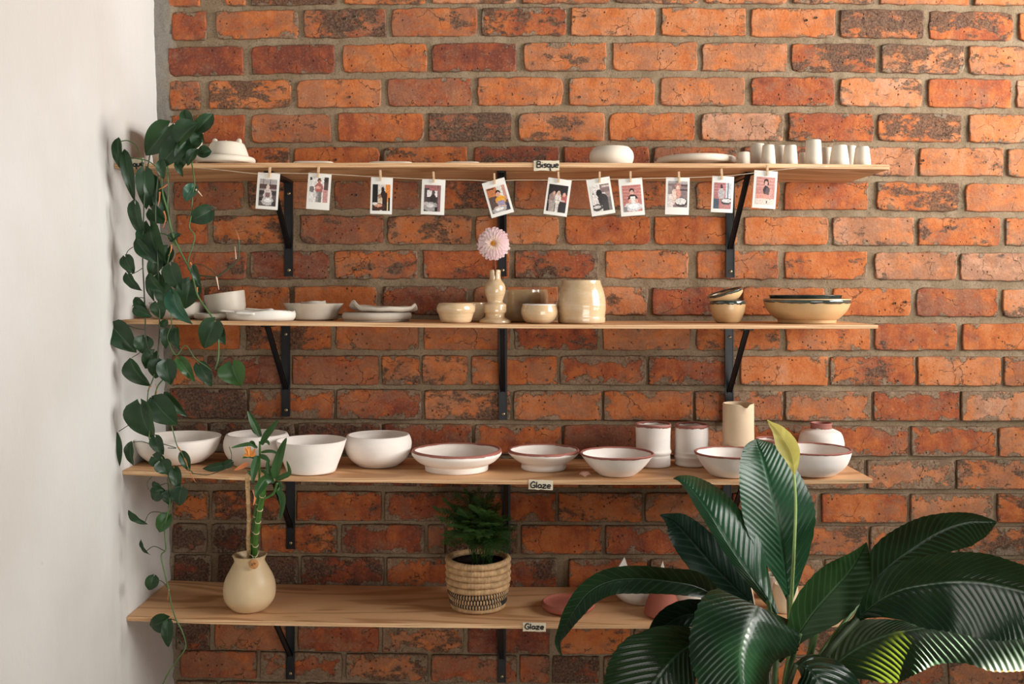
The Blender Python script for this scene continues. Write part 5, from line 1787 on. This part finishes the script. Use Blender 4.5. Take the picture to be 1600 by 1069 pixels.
VS([(245, 364), (258, 366), (268, 374), (275, 384)], 0.0014)
# bare forked shoot
VS([(297, 426), (310, 430), (325, 432), (338, 433), (352, 423), (370, 408), (373, 395), (373, 375)], 0.0018, 'stem_dark')
VS([(303, 412), (318, 415), (332, 424), (338, 432)], 0.0009, 'stem_dark')
VS([(338, 432), (340, 442), (342, 453)], 0.0022, 'pale_sheath')
VS([(369, 405), (368, 395), (367, 385)], 0.0018, 'pale_sheath')
VS([(374, 378), (372, 368), (368, 358)], 0.0009, 'sheath')
for a in ([(250, 300), (249, 312), (247, 322)], [(256, 330), (259, 342), (254, 357)], [(268, 382), (267, 392), (263, 400)], [(333, 497), (322, 505), (313, 517)],
          [(308, 449), (308, 453), (309, 457)], [(297, 410), (302, 420), (300, 428)], [(262, 288), (255, 293), (248, 296)], [(236, 603), (233, 607), (230, 612)],
          [(278, 698), (281, 702), (284, 706)], [(288, 716), (292, 724), (295, 738)], [(264, 921), (263, 930), (262, 938)], [(297, 740), (302, 748), (306, 754)], [(242, 620), (245, 612), (243, 600)]):
    VS(a, 0.0022 if a[0][1] < 520 else 0.0016, 'sheath')
VS([(306, 296), (312, 302), (316, 307)], 0.0022, 'pale_sheath')

VL = [  # base, tip, width, extra depth, kind/material
    ((182, 213), (188, 268), 15, 0, 'l'), ((193, 231), (208, 313), 16, 0.01, 'l'), ((263, 198), (226, 245), 36, 0.03, 'h'), ((288, 170), (298, 208), 17, 0.03, 'l'),
    ((333, 178), (298, 212), 20, 0.02, 'l'), ((309, 192), (262, 232), 30, 0.045, 'l'), ((285, 218), (246, 262), 34, 0.04, 'h'), ((308, 215), (282, 236), 24, 0.02, 'h'),
    ((290, 225), (278, 268), 22, 0.035, 'h'), ((330, 236), (305, 240), 17, 0.02, 'l'), ((308, 232), (290, 258), 15, 0.04, 'l'), ((252, 248), (254, 280), 14, 0.04, 'l'),
    ((276, 250), (284, 276), 10, 0.03, 'l'), ((262, 205), (262, 240), 26, 0.02, 'h'), ((300, 200), (318, 222), 18, 0.0, 'h'),
    ((226, 268), (228, 326), 24, 0.0, 'h'), ((238, 280), (240, 332), 22, -0.01, 'h'), ((303, 291), (287, 315), 19, 0.0, 't'), ((328, 330), (294, 347), 26, 0.0, 'h'),
    ((213, 320), (219, 376), 20, 0.01, 'h'), ((232, 354), (252, 420), 38, 0.0, 'h'), ((236, 328), (256, 350), 24, -0.01, 'h'), ((209, 373), (242, 412), 17, 0.015, 'l'),
    ((266, 374), (281, 364), 13, 0, 'h'), ((195, 402), (208, 428), 20, 0, 'b'), ((198, 429), (218, 456), 16, 0, 'b'), ((246, 405), (234, 434), 20, -0.01, 'h'),
    ((266, 416), (279, 456), 27, 0.01, 'h'), ((228, 428), (255, 460), 17, 0.01, 'l'), ((297, 440), (289, 484), 32, -0.015, 'h'), ((254, 448), (268, 490), 26, 0, 'h'),
    ((268, 460), (290, 510), 25, 0.02, 't'), ((233, 428), (237, 472), 11, 0, 'l'), ((301, 412), (312, 448), 10, 0.01, 'l'), ((210, 464), (232, 496), 14, 0, 'l'), ((206, 481), (236, 494), 15, 0.01, 'l'),
    ((246, 474), (251, 499), 22, 0, 'h'), ((176, 511), (211, 550), 34, 0, 'h'), ((226, 528), (221, 553), 26, 0, 'h'), ((258, 516), (259, 546), 14, 0, 'h'),
    ((272, 515), (278, 548), 16, 0, 'h'), ((336, 503), (316, 547), 32, 0.01, 'h'), ((340, 510), (350, 540), 16, 0.0, 'h'), ((203, 559), (226, 608), 27, 0, 'l'), ((240, 551), (225, 577), 23, -0.01, 'h'),
    ((246, 564), (243, 593), 24, 0.005, 'h'), ((259, 566), (266, 602), 27, 0.01, 'h'), ((280, 562), (304, 596), 16, 0, 'b'), ((311, 570), (331, 604), 20, 0, 'h'),
    ((363, 569), (373, 605), 40, 0, 'b'), ((220, 632), (231, 690), 44, 0.01, 'h'), ((242, 626), (272, 667), 40, 0.015, 'h'), ((256, 612), (289, 653), 15, 0, 'l'),
    ((236, 622), (246, 632), 12, 0, 'h'), ((179, 673), (186, 732), 14, 0, 'l'), ((206, 689), (201, 730), 14, 0, 'l'), ((242, 684), (254, 712), 19, 0, 'h'),
    ((240, 714), (258, 728), 22, 0, 'h'), ((252, 722), (262, 742), 23, 0.01, 'h'), ((283, 704), (296, 737), 14, 0, 'l'), ((360, 726), (314, 734), 12, 0, 'l'), ((362, 722), (345, 731), 12, 0, 'h'),
    ((272, 733), (279, 766), 16, 0, 'h'), ((282, 764), (278, 792), 25, 0.01, 'h'), ((262, 769), (264, 791), 16, 0, 'h'), ((251, 768), (236, 781), 22, 0, 'h'),
    ((237, 754), (258, 769), 11, 0, 'l'), ((198, 799), (228, 822), 10, 0, 'l'), ((262, 806), (246, 833), 22, 0, 'b'), ((218, 844), (231, 870), 6, 0, 'l'), ((240, 902), (232, 924), 18, 0, 'h'),
    ((262, 968), (232, 982), 29, 0, 'h'), ((262, 974), (261, 1015), 17, 0.01, 'h'), ((246, 300), (262, 345), 20, -0.02, 'h'), ((240, 380), (262, 400), 22, -0.025, 'h'), ((250, 430), (262, 470), 24, -0.025, 'h'),
    ((262, 388), (248, 420), 22, -0.02, 'h'), ((225, 375), (236, 404), 22, -0.02, 'h'), ((262, 500), (248, 512), 10, 0, 'l'),
]
for i, (b_, t_, w_, dz, kd) in enumerate(VL):
    dep = YV - dz
    v, f, uv = heart_leaf(b_, t_, w_ * 1.18, dep, seed=i, kind='long' if kd == 'l' else 'heart', fold=0.6 if kd == 'l' else (0.45 if i % 3 else 0.2), curl=0.5 if kd != 't' else 0.8)
    leaf_obj('leaf', v, f, uv, M['vine_teal'] if kd == 't' else (M['vine_bright'] if kd == 'b' and i > 30 else M['vine']), vine, org)
# leaf stalks
for a in ([(208, 386), (200, 392), (196, 402)], [(224, 418), (215, 424), (204, 429)], [(226, 466), (216, 466), (207, 479)], [(225, 515), (212, 513), (196, 507)],
          [(227, 500), (228, 512), (227, 528)], [(232, 540), (216, 553), (206, 559)], [(226, 650), (205, 662), (186, 674)], [(236, 695), (222, 690), (208, 691)],
          [(262, 700), (275, 700), (248, 692)], [(262, 772), (262, 756), (246, 760)], [(265, 805), (245, 800), (233, 803), (225, 820)], [(257, 861), (240, 854), (226, 864)],
          [(263, 920), (252, 908), (240, 909)], [(275, 970), (268, 968), (262, 970)], [(288, 1014), (280, 1000), (270, 996), (264, 1004)], [(350, 545), (346, 560), (340, 575)], [(341, 565), (355, 568), (364, 570)],
          [(277, 565), (270, 575), (268, 590)], [(232, 765), (230, 755), (237, 745)], [(300, 740), (325, 742), (345, 735), (358, 726), (362, 712), (358, 698)], [(252, 250), (262, 262), (266, 280)]):
    VS(a, 0.0009, 'stem_dark')

# ---- lucky bamboo standing in the cream vase
org = Vector((VX, VY, VZ + VH * 0.70))
bam = empty('lucky_bamboo', org, 'lucky bamboo with one green and one dried cane in the cream vase', 'plant')


def lean(py):
    """the canes lean out past the shelf above"""
    return pl([(650, -0.362), (700, -0.352), (745, -0.335), (770, -0.318), (800, -0.290), (850, -0.235), (868, VY), (920, VY)], py)


def cane(pts, dep, rad, mat, name, nodes=True, every=3):
    P = [W(x, y, lean(y) + dep - VY) for x, y in pts]
    n = len(P) * 8
    q = crom(P, n)
    m = MB()
    rr = []
    for i in range(n):
        ph = (i / 8) % 1
        rr.append(rad * (1 + 0.10 * exp(-(min(ph, 1 - ph) / 0.10) ** 2)))
    m.tube([Vector(p) - org for p in q], rr, 12)
    c = m.build(name, M[mat], bam)
    if nodes:
        for k_ in range(1, len(P) - 1):
            d = (P[k_ + 1] - P[k_ - 1]).normalized() * 0.0009
            m = MB()
            m.tube([P[k_] - d - org, P[k_] + d - org], rad * 1.16, 12)
            m.build('cane_ring', M['node'], c)
    return c


cane([(397, 895), (398, 868), (399, 852), (400.5, 832), (403, 815), (406, 796), (410, 775), (413, 756)], VY - 0.004, 0.0062, 'bamboo', 'cane')
cane([(390, 895), (392, 868), (394, 848), (397, 830), (399, 806), (402, 786), (403, 768)], VY + 0.010, 0.0052, 'bamboo', 'cane')
cane([(390, 898), (389, 870), (388, 840), (389, 812), (388, 785), (387, 762), (386, 740)], VY + 0.002, 0.0048, 'bamboo_dry', 'dried_cane')
cane([(411, 780), (420, 776), (428, 770), (433, 755)], VY - 0.01, 0.0028, 'bamboo', 'side_shoot', False)
cane([(405, 770), (405, 745), (406, 715), (406, 690)], VY - 0.002, 0.0024, 'bamboo', 'side_shoot', False)
cane([(413, 758), (417, 745), (414, 735)], VY - 0.002, 0.0028, 'pale_sheath', 'dried_sheath', False)


def strap(pts, wpx, dep, mat, parent, org, name='leaf', fold=0.35, nu=18, dd=0.0, seed=0):
    """long narrow leaf along picture points"""
    d0 = lean(pts[0][1]) - VY
    P = [W(x, y, dep + d0 - dd * i) for i, (x, y) in enumerate(pts)]
    q = [Vector(p) for p in crom(P, nu + 1)]
    v, uv = [], []
    nv = 6
    for i, p in enumerate(q):
        u = i / nu
        t = (q[min(i + 1, nu)] - q[max(i - 1, 0)]).normalized()
        tw = 0.4 * sin(seed * 1.7 + u * 2)
        sd = t.cross(Vector((sin(tw), -cos(tw), 0))).normalized()
        nn = sd.cross(t).normalized()
        wv = max(0.04, (sin(pi * min(1, 0.06 + u * 0.94) ** 0.85)) ** 0.7) * wpx * S(dep) / 2
        for j in range(nv + 1):
            s_ = -1 + 2 * j / nv
            v.append(p + sd * (s_ * wv) + nn * (abs(s_) * wv * fold))
            uv.append((u, j / nv))
    f = [(i * (nv + 1) + j, i * (nv + 1) + j + 1, (i + 1) * (nv + 1) + j + 1, (i + 1) * (nv + 1) + j) for i in range(nu) for j in range(nv)]
    return leaf_obj(name, v, f, uv, mat, parent, org)


for i, (pts, w_, dd) in enumerate([
        ([(407, 682), (400, 668), (393, 655), (387, 642)], 13, 0.004), ([(408, 695), (416, 680), (426, 668), (435, 656)], 12, 0.004),
        ([(405, 679), (399, 676), (393, 671)], 5, 0.002), ([(412, 690), (418, 690), (421, 696)], 6, 0.004), ([(408, 707), (418, 705), (428, 706), (437, 712)], 6, 0.004),
        ([(430, 748), (432, 730), (440, 705), (448, 684)], 17, 0.006), ([(430, 750), (442, 745), (453, 738), (448, 720)], 10, 0.004), ([(428, 755), (420, 740), (418, 715)], 10, 0.004),
        ([(424, 750), (414, 750), (404, 765), (400, 778)], 19, 0.008), ([(433, 765), (441, 775), (442, 792), (438, 812)], 13, 0.004), ([(436, 752), (440, 760), (434, 768)], 9, 0.004),
        ([(402, 700), (392, 694), (376, 696), (361, 700)], 7, 0.006), ([(402, 712), (398, 730), (395, 755)], 14, 0.006), ([(401, 716), (390, 712), (379, 716)], 8, 0.003),
        ([(405, 722), (396, 740), (386, 735)], 10, 0.004), ([(406, 712), (414, 715), (422, 722)], 9, 0.004), ([(408, 735), (414, 738), (416, 748)], 6, 0.004), ([(399, 700), (396, 692), (390, 690)], 8, 0.004)]):
    strap(pts, w_ * 0.82, VY - 0.012, M['bleaf'], bam, org, dd=dd, seed=i)
for i, (pts, w_) in enumerate([([(391, 712), (386, 705), (382, 700)], 5), ([(391, 712), (390, 704), (391, 698)], 5), ([(391, 712), (396, 706), (399, 701)], 5), ([(391, 712), (385, 711), (380, 712)], 5),
                               ([(391, 712), (388, 702), (385, 697)], 4), ([(391, 712), (396, 711), (400, 709)], 5)]):
    strap(pts, w_, VY - 0.035, M['bloom'], bam, org, 'sprout', seed=i)
strap([(388, 724), (380, 728), (366, 735)], 7, VY - 0.02, M['sheath'], bam, org, 'dried_leaf')
strap([(395, 765), (399, 775), (396, 790)], 4, VY - 0.02, M['sheath'], bam, org, 'dried_leaf')

# ---- asparagus fern in its coiled basket
kb = S(-0.150)
xb = (747 - 800) * kb
zb = shelf_z(3, xb) + 0.0004
kdist = F * (ZC - zb) / (962.5 - HZ)
yb = kdist - D + 45 * kb
yb = max(yb, -0.225)
kb = S(yb)
xb = (747 - 800) * kb
org = Vector((xb, yb, zb))
fern = empty('potted_fern', org, 'feathery asparagus fern in a coiled straw basket with dark woven band', 'plant')
Rtop, Rbot = 51.5 * kb, 44 * kb
Hb = (ZC - (856 - HZ) * (D + yb + Rtop) / F) - zb
rows = [('base', 0.0, 0.10), ('dark', 0.10, 0.195), ('dark', 0.195, 0.29), ('dark', 0.29, 0.385), ('tan', 0.385, 0.505), ('tan', 0.505, 0.63), ('tan', 0.63, 0.755), ('tan', 0.755, 0.875), ('tan', 0.875, 1.0)]


def brad(t):
    return pl([(0, Rbot * 0.95), (0.12, Rbot * 1.02), (0.35, Rbot * 1.09), (0.6, Rtop * 0.995), (1.0, Rtop)], t)


for ri, (kd, t0, t1) in enumerate(rows):
    rz = (t1 - t0) * Hb / 2 * 1.08
    rc = brad((t0 + t1) / 2) - rz * 0.9
    zc = (t0 + t1) / 2 * Hb
    seg = 240
    ns = 9
    v, f, fm = [], [], []
    for k_ in range(seg):
        th = 2 * pi * k_ / seg
        a = rz * (1.0 - 0.10 * ((k_ // 2) % 2 if kd == 'dark' else (1 if k_ % 4 == 0 else 0))) * (1 + 0.05 * noise.noise(Vector((th * 3, ri, 0))))
        zz = zc + 0.0012 * sin(2 * th + ri) * (1 if kd != 'base' else 0)
        zz = max(zz, rz)
        for j in range(ns):
            ph = 2 * pi * j / ns
            r = rc + cos(ph) * a * 0.95
            v.append((r * cos(th), r * sin(th), zz + sin(ph) * a))
    rn = random.Random(ri)
    for k_ in range(seg):
        k2 = (k_ + 1) % seg
        if kd == 'dark':
            mi = 0 if ((k_ + ri * 2) % 4) in (0, 1) and ((k_ // 24 + ri) % 5 != 0 or ri != 1) else 1
        else:
            mi = 0
        for j in range(ns):
            j2 = (j + 1) % ns
            f.append((k_ * ns + j, k2 * ns + j, k2 * ns + j2, k_ * ns + j2))
            fm.append(mi)
    o = mesh_obj('coil', v, f, None, fern, kd != 'dark', None, [M['straw'], M['straw_dk']], fm)
v, f = lathe([(0.0005, 0.0), (Rbot * 0.9, 0.0), (Rtop - 0.016, Hb * 0.9), (Rtop - 0.018, Hb * 0.84), (0.0005, Hb * 0.86)], 40)
mesh_obj('liner', v, f, M['soil'], fern)
st = W(741, 878, yb - 0.03)
m = MB()
m.tube([Vector(W(733, 862, yb - 0.02)) - org, Vector(W(731, 858, yb - 0.02)) - org, Vector(W(732.5, 853, yb - 0.02)) - org], 0.0008, 5)
m.build('pale_stalk', M['pale_sheath'], fern)
rn = random.Random(21)


def frond(tip, dep_tip, seed, wide=1.0, base=None):
    rn = random.Random(seed)
    b = base or Vector((rn.uniform(-0.015, 0.035), rn.uniform(-0.02, 0.02), Hb * 0.86))
    t = W(tip[0], tip[1], dep_tip) - org
    mid = (b + t) / 2 + Vector((rn.uniform(-0.01, 0.01), 0, 0.030))
    q = [Vector(p) for p in crom([b, b.lerp(mid, 0.55) + Vector((0, 0, 0.022)), mid + Vector((0, 0, 0.012)), t], 34)]
    m = MB()
    m.tube(q, [lerp(0.0011, 0.0004, i / 33) for i in range(34)], 5)
    for i in range(9, 34):
        u = i / 33
        d = (q[min(i + 1, 33)] - q[i - 1]).normalized()
        for sg in (-1, 1):
            ln = 0.040 * wide * (1 - (u - 0.45) ** 2 * 2.2) * rn.uniform(0.7, 1.1)
            if ln <= 0.006:
                ln = 0.006
            sd = d.cross(Vector((0.15 * rn.uniform(-1, 1), -0.35, 1)).normalized())
            if sd.length < 0.1:
                sd = Vector((1, 0, 0))
            sd.normalize()
            dr = (sd * sg + d * 0.75 + Vector((0, 0, rn.uniform(-0.25, 0.10)))).normalized()
            p0 = q[i]
            p1 = p0 + dr * ln
            nn = int(ln / 0.0017)
            w = 0.00030
            m.add([p0 + Vector((0, 0, w)), p0 - Vector((0, 0, w)), p1], [(0, 1, 2)])
            for s_ in range(1, nn):
                c = p0.lerp(p1, s_ / nn)
                for a in range(3):
                    dv = Vector((rn.uniform(-1, 1), rn.uniform(-1, 1), rn.uniform(-0.7, 0.7))).normalized() * 0.4 + dr * 0.6
                    e = c + dv.normalized() * rn.uniform(0.0045, 0.0080)
                    w2 = 0.00045
                    m.add([c + Vector((w2, 0, w2)), c - Vector((w2, 0, w2)), e], [(0, 1, 2)])
    o = m.build('frond', M['fern'], fern, False)
    return o


for i, (tx_, ty_, dd_) in enumerate([(682, 796, -0.24), (690, 812, -0.26), (700, 785, -0.22), (712, 775, -0.19), (728, 770, -0.18), (745, 768, -0.16), (770, 772, -0.17), (698, 838, -0.27), (708, 822, -0.29),
                                     (725, 800, -0.27), (742, 792, -0.28), (760, 798, -0.28), (768, 818, -0.29), (756, 838, -0.30), (740, 830, -0.30), (720, 840, -0.30), (790, 812, -0.22), (803, 826, -0.22),
                                     (795, 845, -0.24), (785, 862, -0.27), (772, 858, -0.285), (762, 866, -0.28), (780, 790, -0.17), (735, 815, -0.25), (750, 780, -0.22), (715, 795, -0.21), (790, 835, -0.26), (700, 850, -0.27)]):
    frond((tx_, ty_), max(dd_, -0.30), 100 + i, 0.85 if tx_ > 770 else 1.0)


# ---- the big peace lily in front
def lily_leaf(st, mat, dcup=(0.02, 0.02), nu=260, nv=46, amp=0.0013, nve=20, name='leaf', parent=None, org=None, edgewave=0.0, seed=0, label=None, vs=13.0):
    """st: stations base->tip (px, py, y, wl, wr) with half widths in pixels left/right of travel"""
    q = crom(st, nu + 1)
    C = [W(a, b, c) for a, b, c, _, _ in q]
    plen = sum((C[i + 1] - C[i]).length / S(q[i][2]) for i in range(nu))
    nve = max(6, plen / vs)
    kve = 1.45
    v, uv = [], []
    for i in range(nu + 1):
        u = i / nu
        dep = q[i][2]
        k_ = S(dep)
        ta, tb = q[max(i - 1, 0)], q[min(i + 1, nu)]
        tx_, ty_ = tb[0] - ta[0], tb[1] - ta[1]
        tl_ = max(sqrt(tx_ * tx_ + ty_ * ty_), 1e-6)
        lx, ly = ty_ / tl_, -tx_ / tl_          # left of travel; rows run downwards
        for j in range(nv + 1):
            s_ = -1 + 2 * j / nv
            at_ = abs(s_)
            wpx = max(q[i][3], 0.0) if s_ < 0 else max(q[i][4], 0.0)
            cup = dcup[0] if s_ < 0 else dcup[1]
            wv = wpx * k_
            frac = min(1.0, wpx / 25.0)
            ph = 2 * pi * nve * u - at_ * nve * kve * 200 / plen * max(q[i][3], q[i][4], 10) / 50
            rip = amp * (1 - 2 * abs(sin(ph / 2)) ** 1.3) * min(1, at_ * 6) * (1 - at_ ** 6) * frac
            edge = edgewave * sin(u * 17 + seed + (2 if s_ < 0 else 0)) * at_ ** 3 * frac
            dy = -(cup * at_ ** 1.4 * frac) - rip - edge
            mid = 0.0016 * exp(-(at_ / 0.05) ** 2)
            # move along the leaf slightly with the ripple for uneven margin
            g = -s_ * wpx * (1 + 0.012 * sin(ph) * at_)
            p = W(q[i][0] + lx * g, q[i][1] + ly * g, dep + dy + mid)
            v.append(p)
            uv.append((ph / (2 * pi * 20) + at_ * 1.35 / (2 * pi), j / nv))
    f = [(i * (nv + 1) + j, i * (nv + 1) + j + 1, (i + 1) * (nv + 1) + j + 1, (i + 1) * (nv + 1) + j) for i in range(nu) for j in range(nv)]
    return leaf_obj(name, v, f, uv, mat, parent, org)


LX, LY = 0.62, -0.80
org = Vector((LX, LY, 0.0))
lily = empty('peace_lily', org, 'large peace lily with glossy ribbed dark leaves in front of the shelves at right', 'plant')
v, f = lathe([(0.0005, 0.001), (0.12, 0.0), (0.125, 0.004), (0.155, 0.26), (0.16, 0.30), (0.158, 0.31), (0.150, 0.30), (0.146, 0.27), (0.0005, 0.27)], 64)
mesh_obj('pot', v, f, M['pot'], lily)
v, f = lathe([(0.147, 0.265), (0.07, 0.277), (0.0005, 0.28)], 40)
mesh_obj('soil', v, f, M['soil'], lily)
M['stalk_pale'] = simple('pale_stalk', (0.30, 0.42, 0.14), 0.5)
LL = [
    # C dark leaf behind
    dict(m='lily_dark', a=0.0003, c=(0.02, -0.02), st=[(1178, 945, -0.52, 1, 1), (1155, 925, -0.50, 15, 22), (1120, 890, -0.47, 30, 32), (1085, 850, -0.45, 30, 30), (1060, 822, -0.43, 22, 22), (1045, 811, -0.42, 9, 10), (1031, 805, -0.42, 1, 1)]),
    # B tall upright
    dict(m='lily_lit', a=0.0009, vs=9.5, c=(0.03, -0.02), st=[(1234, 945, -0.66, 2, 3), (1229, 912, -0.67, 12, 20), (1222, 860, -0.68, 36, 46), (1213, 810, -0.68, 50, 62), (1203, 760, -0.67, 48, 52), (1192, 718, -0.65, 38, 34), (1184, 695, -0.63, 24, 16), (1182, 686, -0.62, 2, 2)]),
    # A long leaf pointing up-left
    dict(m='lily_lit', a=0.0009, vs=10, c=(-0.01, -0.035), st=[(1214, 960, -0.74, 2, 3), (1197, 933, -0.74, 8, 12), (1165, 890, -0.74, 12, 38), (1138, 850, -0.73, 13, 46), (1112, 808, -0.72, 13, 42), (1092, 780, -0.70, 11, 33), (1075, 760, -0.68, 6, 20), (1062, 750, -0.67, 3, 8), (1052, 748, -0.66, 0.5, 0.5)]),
    # D arching leaf
    dict(m='lily', a=0.0005, c=(0.01, 0.015), st=[(1135, 955, -0.72, 2, 2), (1115, 930, -0.72, 10, 12), (1085, 915, -0.73, 18, 22), (1045, 908, -0.74, 21, 20), (1000, 904, -0.75, 24, 20), (955, 908, -0.76, 22, 20), (920, 926, -0.77, 20, 18), (895, 958, -0.78, 15, 15), (880, 985, -0.78, 9, 9), (872, 1005, -0.78, 4, 5), (879, 1028, -0.78, 0.5, 0.5)], lab='arching leaf with a yellowed tip'),
    # E0 small dark leaf under F
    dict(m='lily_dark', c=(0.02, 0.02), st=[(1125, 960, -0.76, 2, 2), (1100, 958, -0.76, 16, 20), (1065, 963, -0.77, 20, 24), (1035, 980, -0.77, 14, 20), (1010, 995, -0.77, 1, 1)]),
    # H upper right dark
    dict(m='lily', a=0.0010, vs=11, c=(0.02, -0.02), st=[(1345, 945, -0.60, 2, 2), (1370, 905, -0.60, 28, 12), (1395, 880, -0.60, 40, 22), (1425, 858, -0.60, 40, 30), (1455, 838, -0.60, 34, 34), (1485, 823, -0.60, 23, 38), (1515, 815, -0.60, 14, 38), (1540, 815, -0.60, 7, 25), (1557, 816, -0.60, 1, 2)]),
    # G backlit leaf
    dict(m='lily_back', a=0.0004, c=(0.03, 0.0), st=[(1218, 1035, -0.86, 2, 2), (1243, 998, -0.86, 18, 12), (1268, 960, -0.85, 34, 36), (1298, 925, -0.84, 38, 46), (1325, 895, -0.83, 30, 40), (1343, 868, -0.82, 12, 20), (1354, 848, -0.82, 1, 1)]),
    # I main right leaf
    dict(m='lily_edge', a=0.0009, vs=13, c=(0.03, 0.02), st=[(1325, 985, -0.86, 3, 3), (1345, 962, -0.86, 10, 8), (1375, 938, -0.87, 28, 34), (1410, 921, -0.88, 40, 58), (1450, 913, -0.89, 44, 72), (1490, 909, -0.90, 46, 80), (1530, 910, -0.90, 46, 86), (1570, 917, -0.90, 42, 86), (1610, 928, -0.90, 36, 76), (1660, 950, -0.90, 22, 50), (1710, 985, -0.90, 1, 1)], lab='largest leaf, its margin browned at top'),
    # J lower right leaf, sunlit from behind
    dict(m='lily_sun', a=0.0010, c=(-0.01, 0.03), st=[(1262, 1080, -0.78, 4, 4), (1300, 1043, -0.79, 24, 24), (1340, 1013, -0.80, 44, 62), (1380, 994, -0.81, 28, 76), (1420, 984, -0.82, 14, 70), (1460, 979, -0.82, 6, 60), (1510, 979, -0.82, 8, 58), (1560, 984, -0.82, 12, 66), (1610, 995, -0.82, 10, 56), (1660, 1012, -0.82, 8, 36), (1700, 1030, -0.82, 1, 1)], ew=0.006),
    # E big lower-left
    dict(m='lily', c=(0.02, 0.03), st=[(1110, 985, -0.86, 6, 6), (1085, 1004, -0.87, 22, 30), (1060, 1022, -0.88, 42, 56), (1035, 1050, -0.89, 60, 78), (1010, 1085, -0.89, 66, 74), (985, 1125, -0.89, 50, 50), (965, 1165, -0.89, 1, 1)], lab='broad leaf cut by the lower picture edge'),
    # F centre big leaf
    dict(m='lily', a=0.0009, vs=11, c=(-0.075, -0.01), st=[(1184, 947, -0.915, 66, 68), (1176, 965, -0.94, 80, 84), (1165, 993, -0.965, 84, 86), (1158, 1022, -0.985, 62, 82), (1158, 1050, -1.00, 46, 72), (1162, 1085, -1.015, 36, 60), (1168, 1125, -1.02, 22, 36), (1174, 1165, -1.02, 1, 1)]),
    # K low leaf
    dict(m='lily', c=(-0.03, -0.02), st=[(1243, 1038, -0.96, 3, 3), (1262, 1044, -0.97, 26, 22), (1278, 1064, -0.98, 48, 48), (1290, 1095, -0.98, 60, 54), (1300, 1135, -0.97, 40, 36), (1305, 1170, -0.96, 1, 1)]),
]
for i, d in enumerate(LL):
    o = lily_leaf(d['st'], M[d['m']], dcup=d['c'], parent=lily, org=org, seed=i, edgewave=d.get('ew', 0.003), amp=d.get('a', 0.0013), vs=d.get('vs', 12.5))
    if d.get('lab'):
        o['label'] = d['lab']


def LS(pts, r, mat='stem_dark', name='leaf_stalk', n=50):
    P = []
    for q in pts:
        P.append(Vector(q[1]) if q[0] == 'w' else W(*q))
    stem_obj(name, P, r, M[mat], lily, org, n=n, seg=9)


def base_pt(a, r=0.05):
    return ('w', (LX + r * cos(a), LY + r * sin(a), 0.27))


LS([base_pt(0.5), (1225, 1150, -0.80), (1212, 1010, -0.76), (1200, 938, -0.74)], (0.006, 0.004), 'stem')
LS([base_pt(1.2), (1232, 1150, -0.75), (1234, 1010, -0.70), (1232, 930, -0.67)], (0.006, 0.004), 'stem')
LS([base_pt(1.8), (1215, 1150, -0.74), (1195, 1000, -0.62), (1172, 940, -0.52)], (0.006, 0.003))
LS([base_pt(2.6), (1190, 1130, -0.78), (1165, 1000, -0.74), (1125, 940, -0.72)], (0.005, 0.003))
LS([base_pt(3.1), (1190, 1150, -0.80), (1150, 1010, -0.78), (1112, 958, -0.76)], (0.005, 0.003))
LS([base_pt(0.2), (1250, 1150, -0.78), (1275, 1040, -0.72), (1318, 975, -0.66), (1350, 935, -0.61)], (0.006, 0.004), 'stem')
LS([base_pt(6.0), (1238, 1150, -0.84), (1268, 1060, -0.85), (1300, 1010, -0.86), (1340, 966, -0.86)], (0.008, 0.0065), 'stem_dark')
LS([base_pt(5.6), (1245, 1150, -0.80), (1255, 1070, -0.80), (1264, 1030, -0.82), (1275, 985, -0.84)], (0.008, 0.0055), 'stem')
LS([base_pt(5.0), (1225, 1150, -0.84), (1228, 1080, -0.86), (1235, 1040, -0.86), (1250, 990, -0.86)], (0.006, 0.004), 'stem')
LS([base_pt(5.9), (1225, 1160, -0.80), (1250, 1100, -0.78), (1285, 1055, -0.785)], (0.006, 0.005))
LS([base_pt(4.0), (1180, 1150, -0.86), (1140, 1050, -0.86), (1108, 986, -0.86)], (0.006, 0.004))
LS([base_pt(4.7), (1200, 1150, -0.88), (1194, 1050, -0.88), (1184, 952, -0.905)], (0.006, 0.0028), 'stem')
LS([base_pt(5.2), (1215, 1150, -0.88), (1230, 1080, -0.92), (1244, 1038, -0.96)], (0.006, 0.004))
# flower stalk and spathe
LS([base_pt(0.9), (1236, 1150, -0.78), (1234, 1010, -0.76), (1237, 930, -0.76), (1241, 850, -0.76), (1243, 790, -0.76), (1240, 735, -0.76), (1236, 716, -0.76)], (0.0042, 0.0022), 'stalk_pale', 'flower_stalk', 90)

lily_leaf([(1241, 742, -0.765, 1, 1), (1240, 725, -0.765, 9, 8), (1236, 706, -0.765, 16, 14), (1227, 690, -0.765, 17, 15), (1215, 673, -0.765, 9, 10), (1205, 663, -0.765, 4, 4), (1199, 656, -0.765, 0.5, 0.5)], M['spathe'], dcup=(0.016, 0.022), nu=50, nv=14, amp=0.0002, nve=6, name='spathe', parent=lily, org=org)
m = MB()
sp_ = [W(1238, 722, -0.755), W(1232, 700, -0.752), W(1226, 685, -0.752)]
m.tube([p - org for p in [Vector(q) for q in crom(sp_, 14)]], [0.004] * 12 + [0.003, 0.0015], 10)
m.build('spadix', M['stalk_pale'], lily)
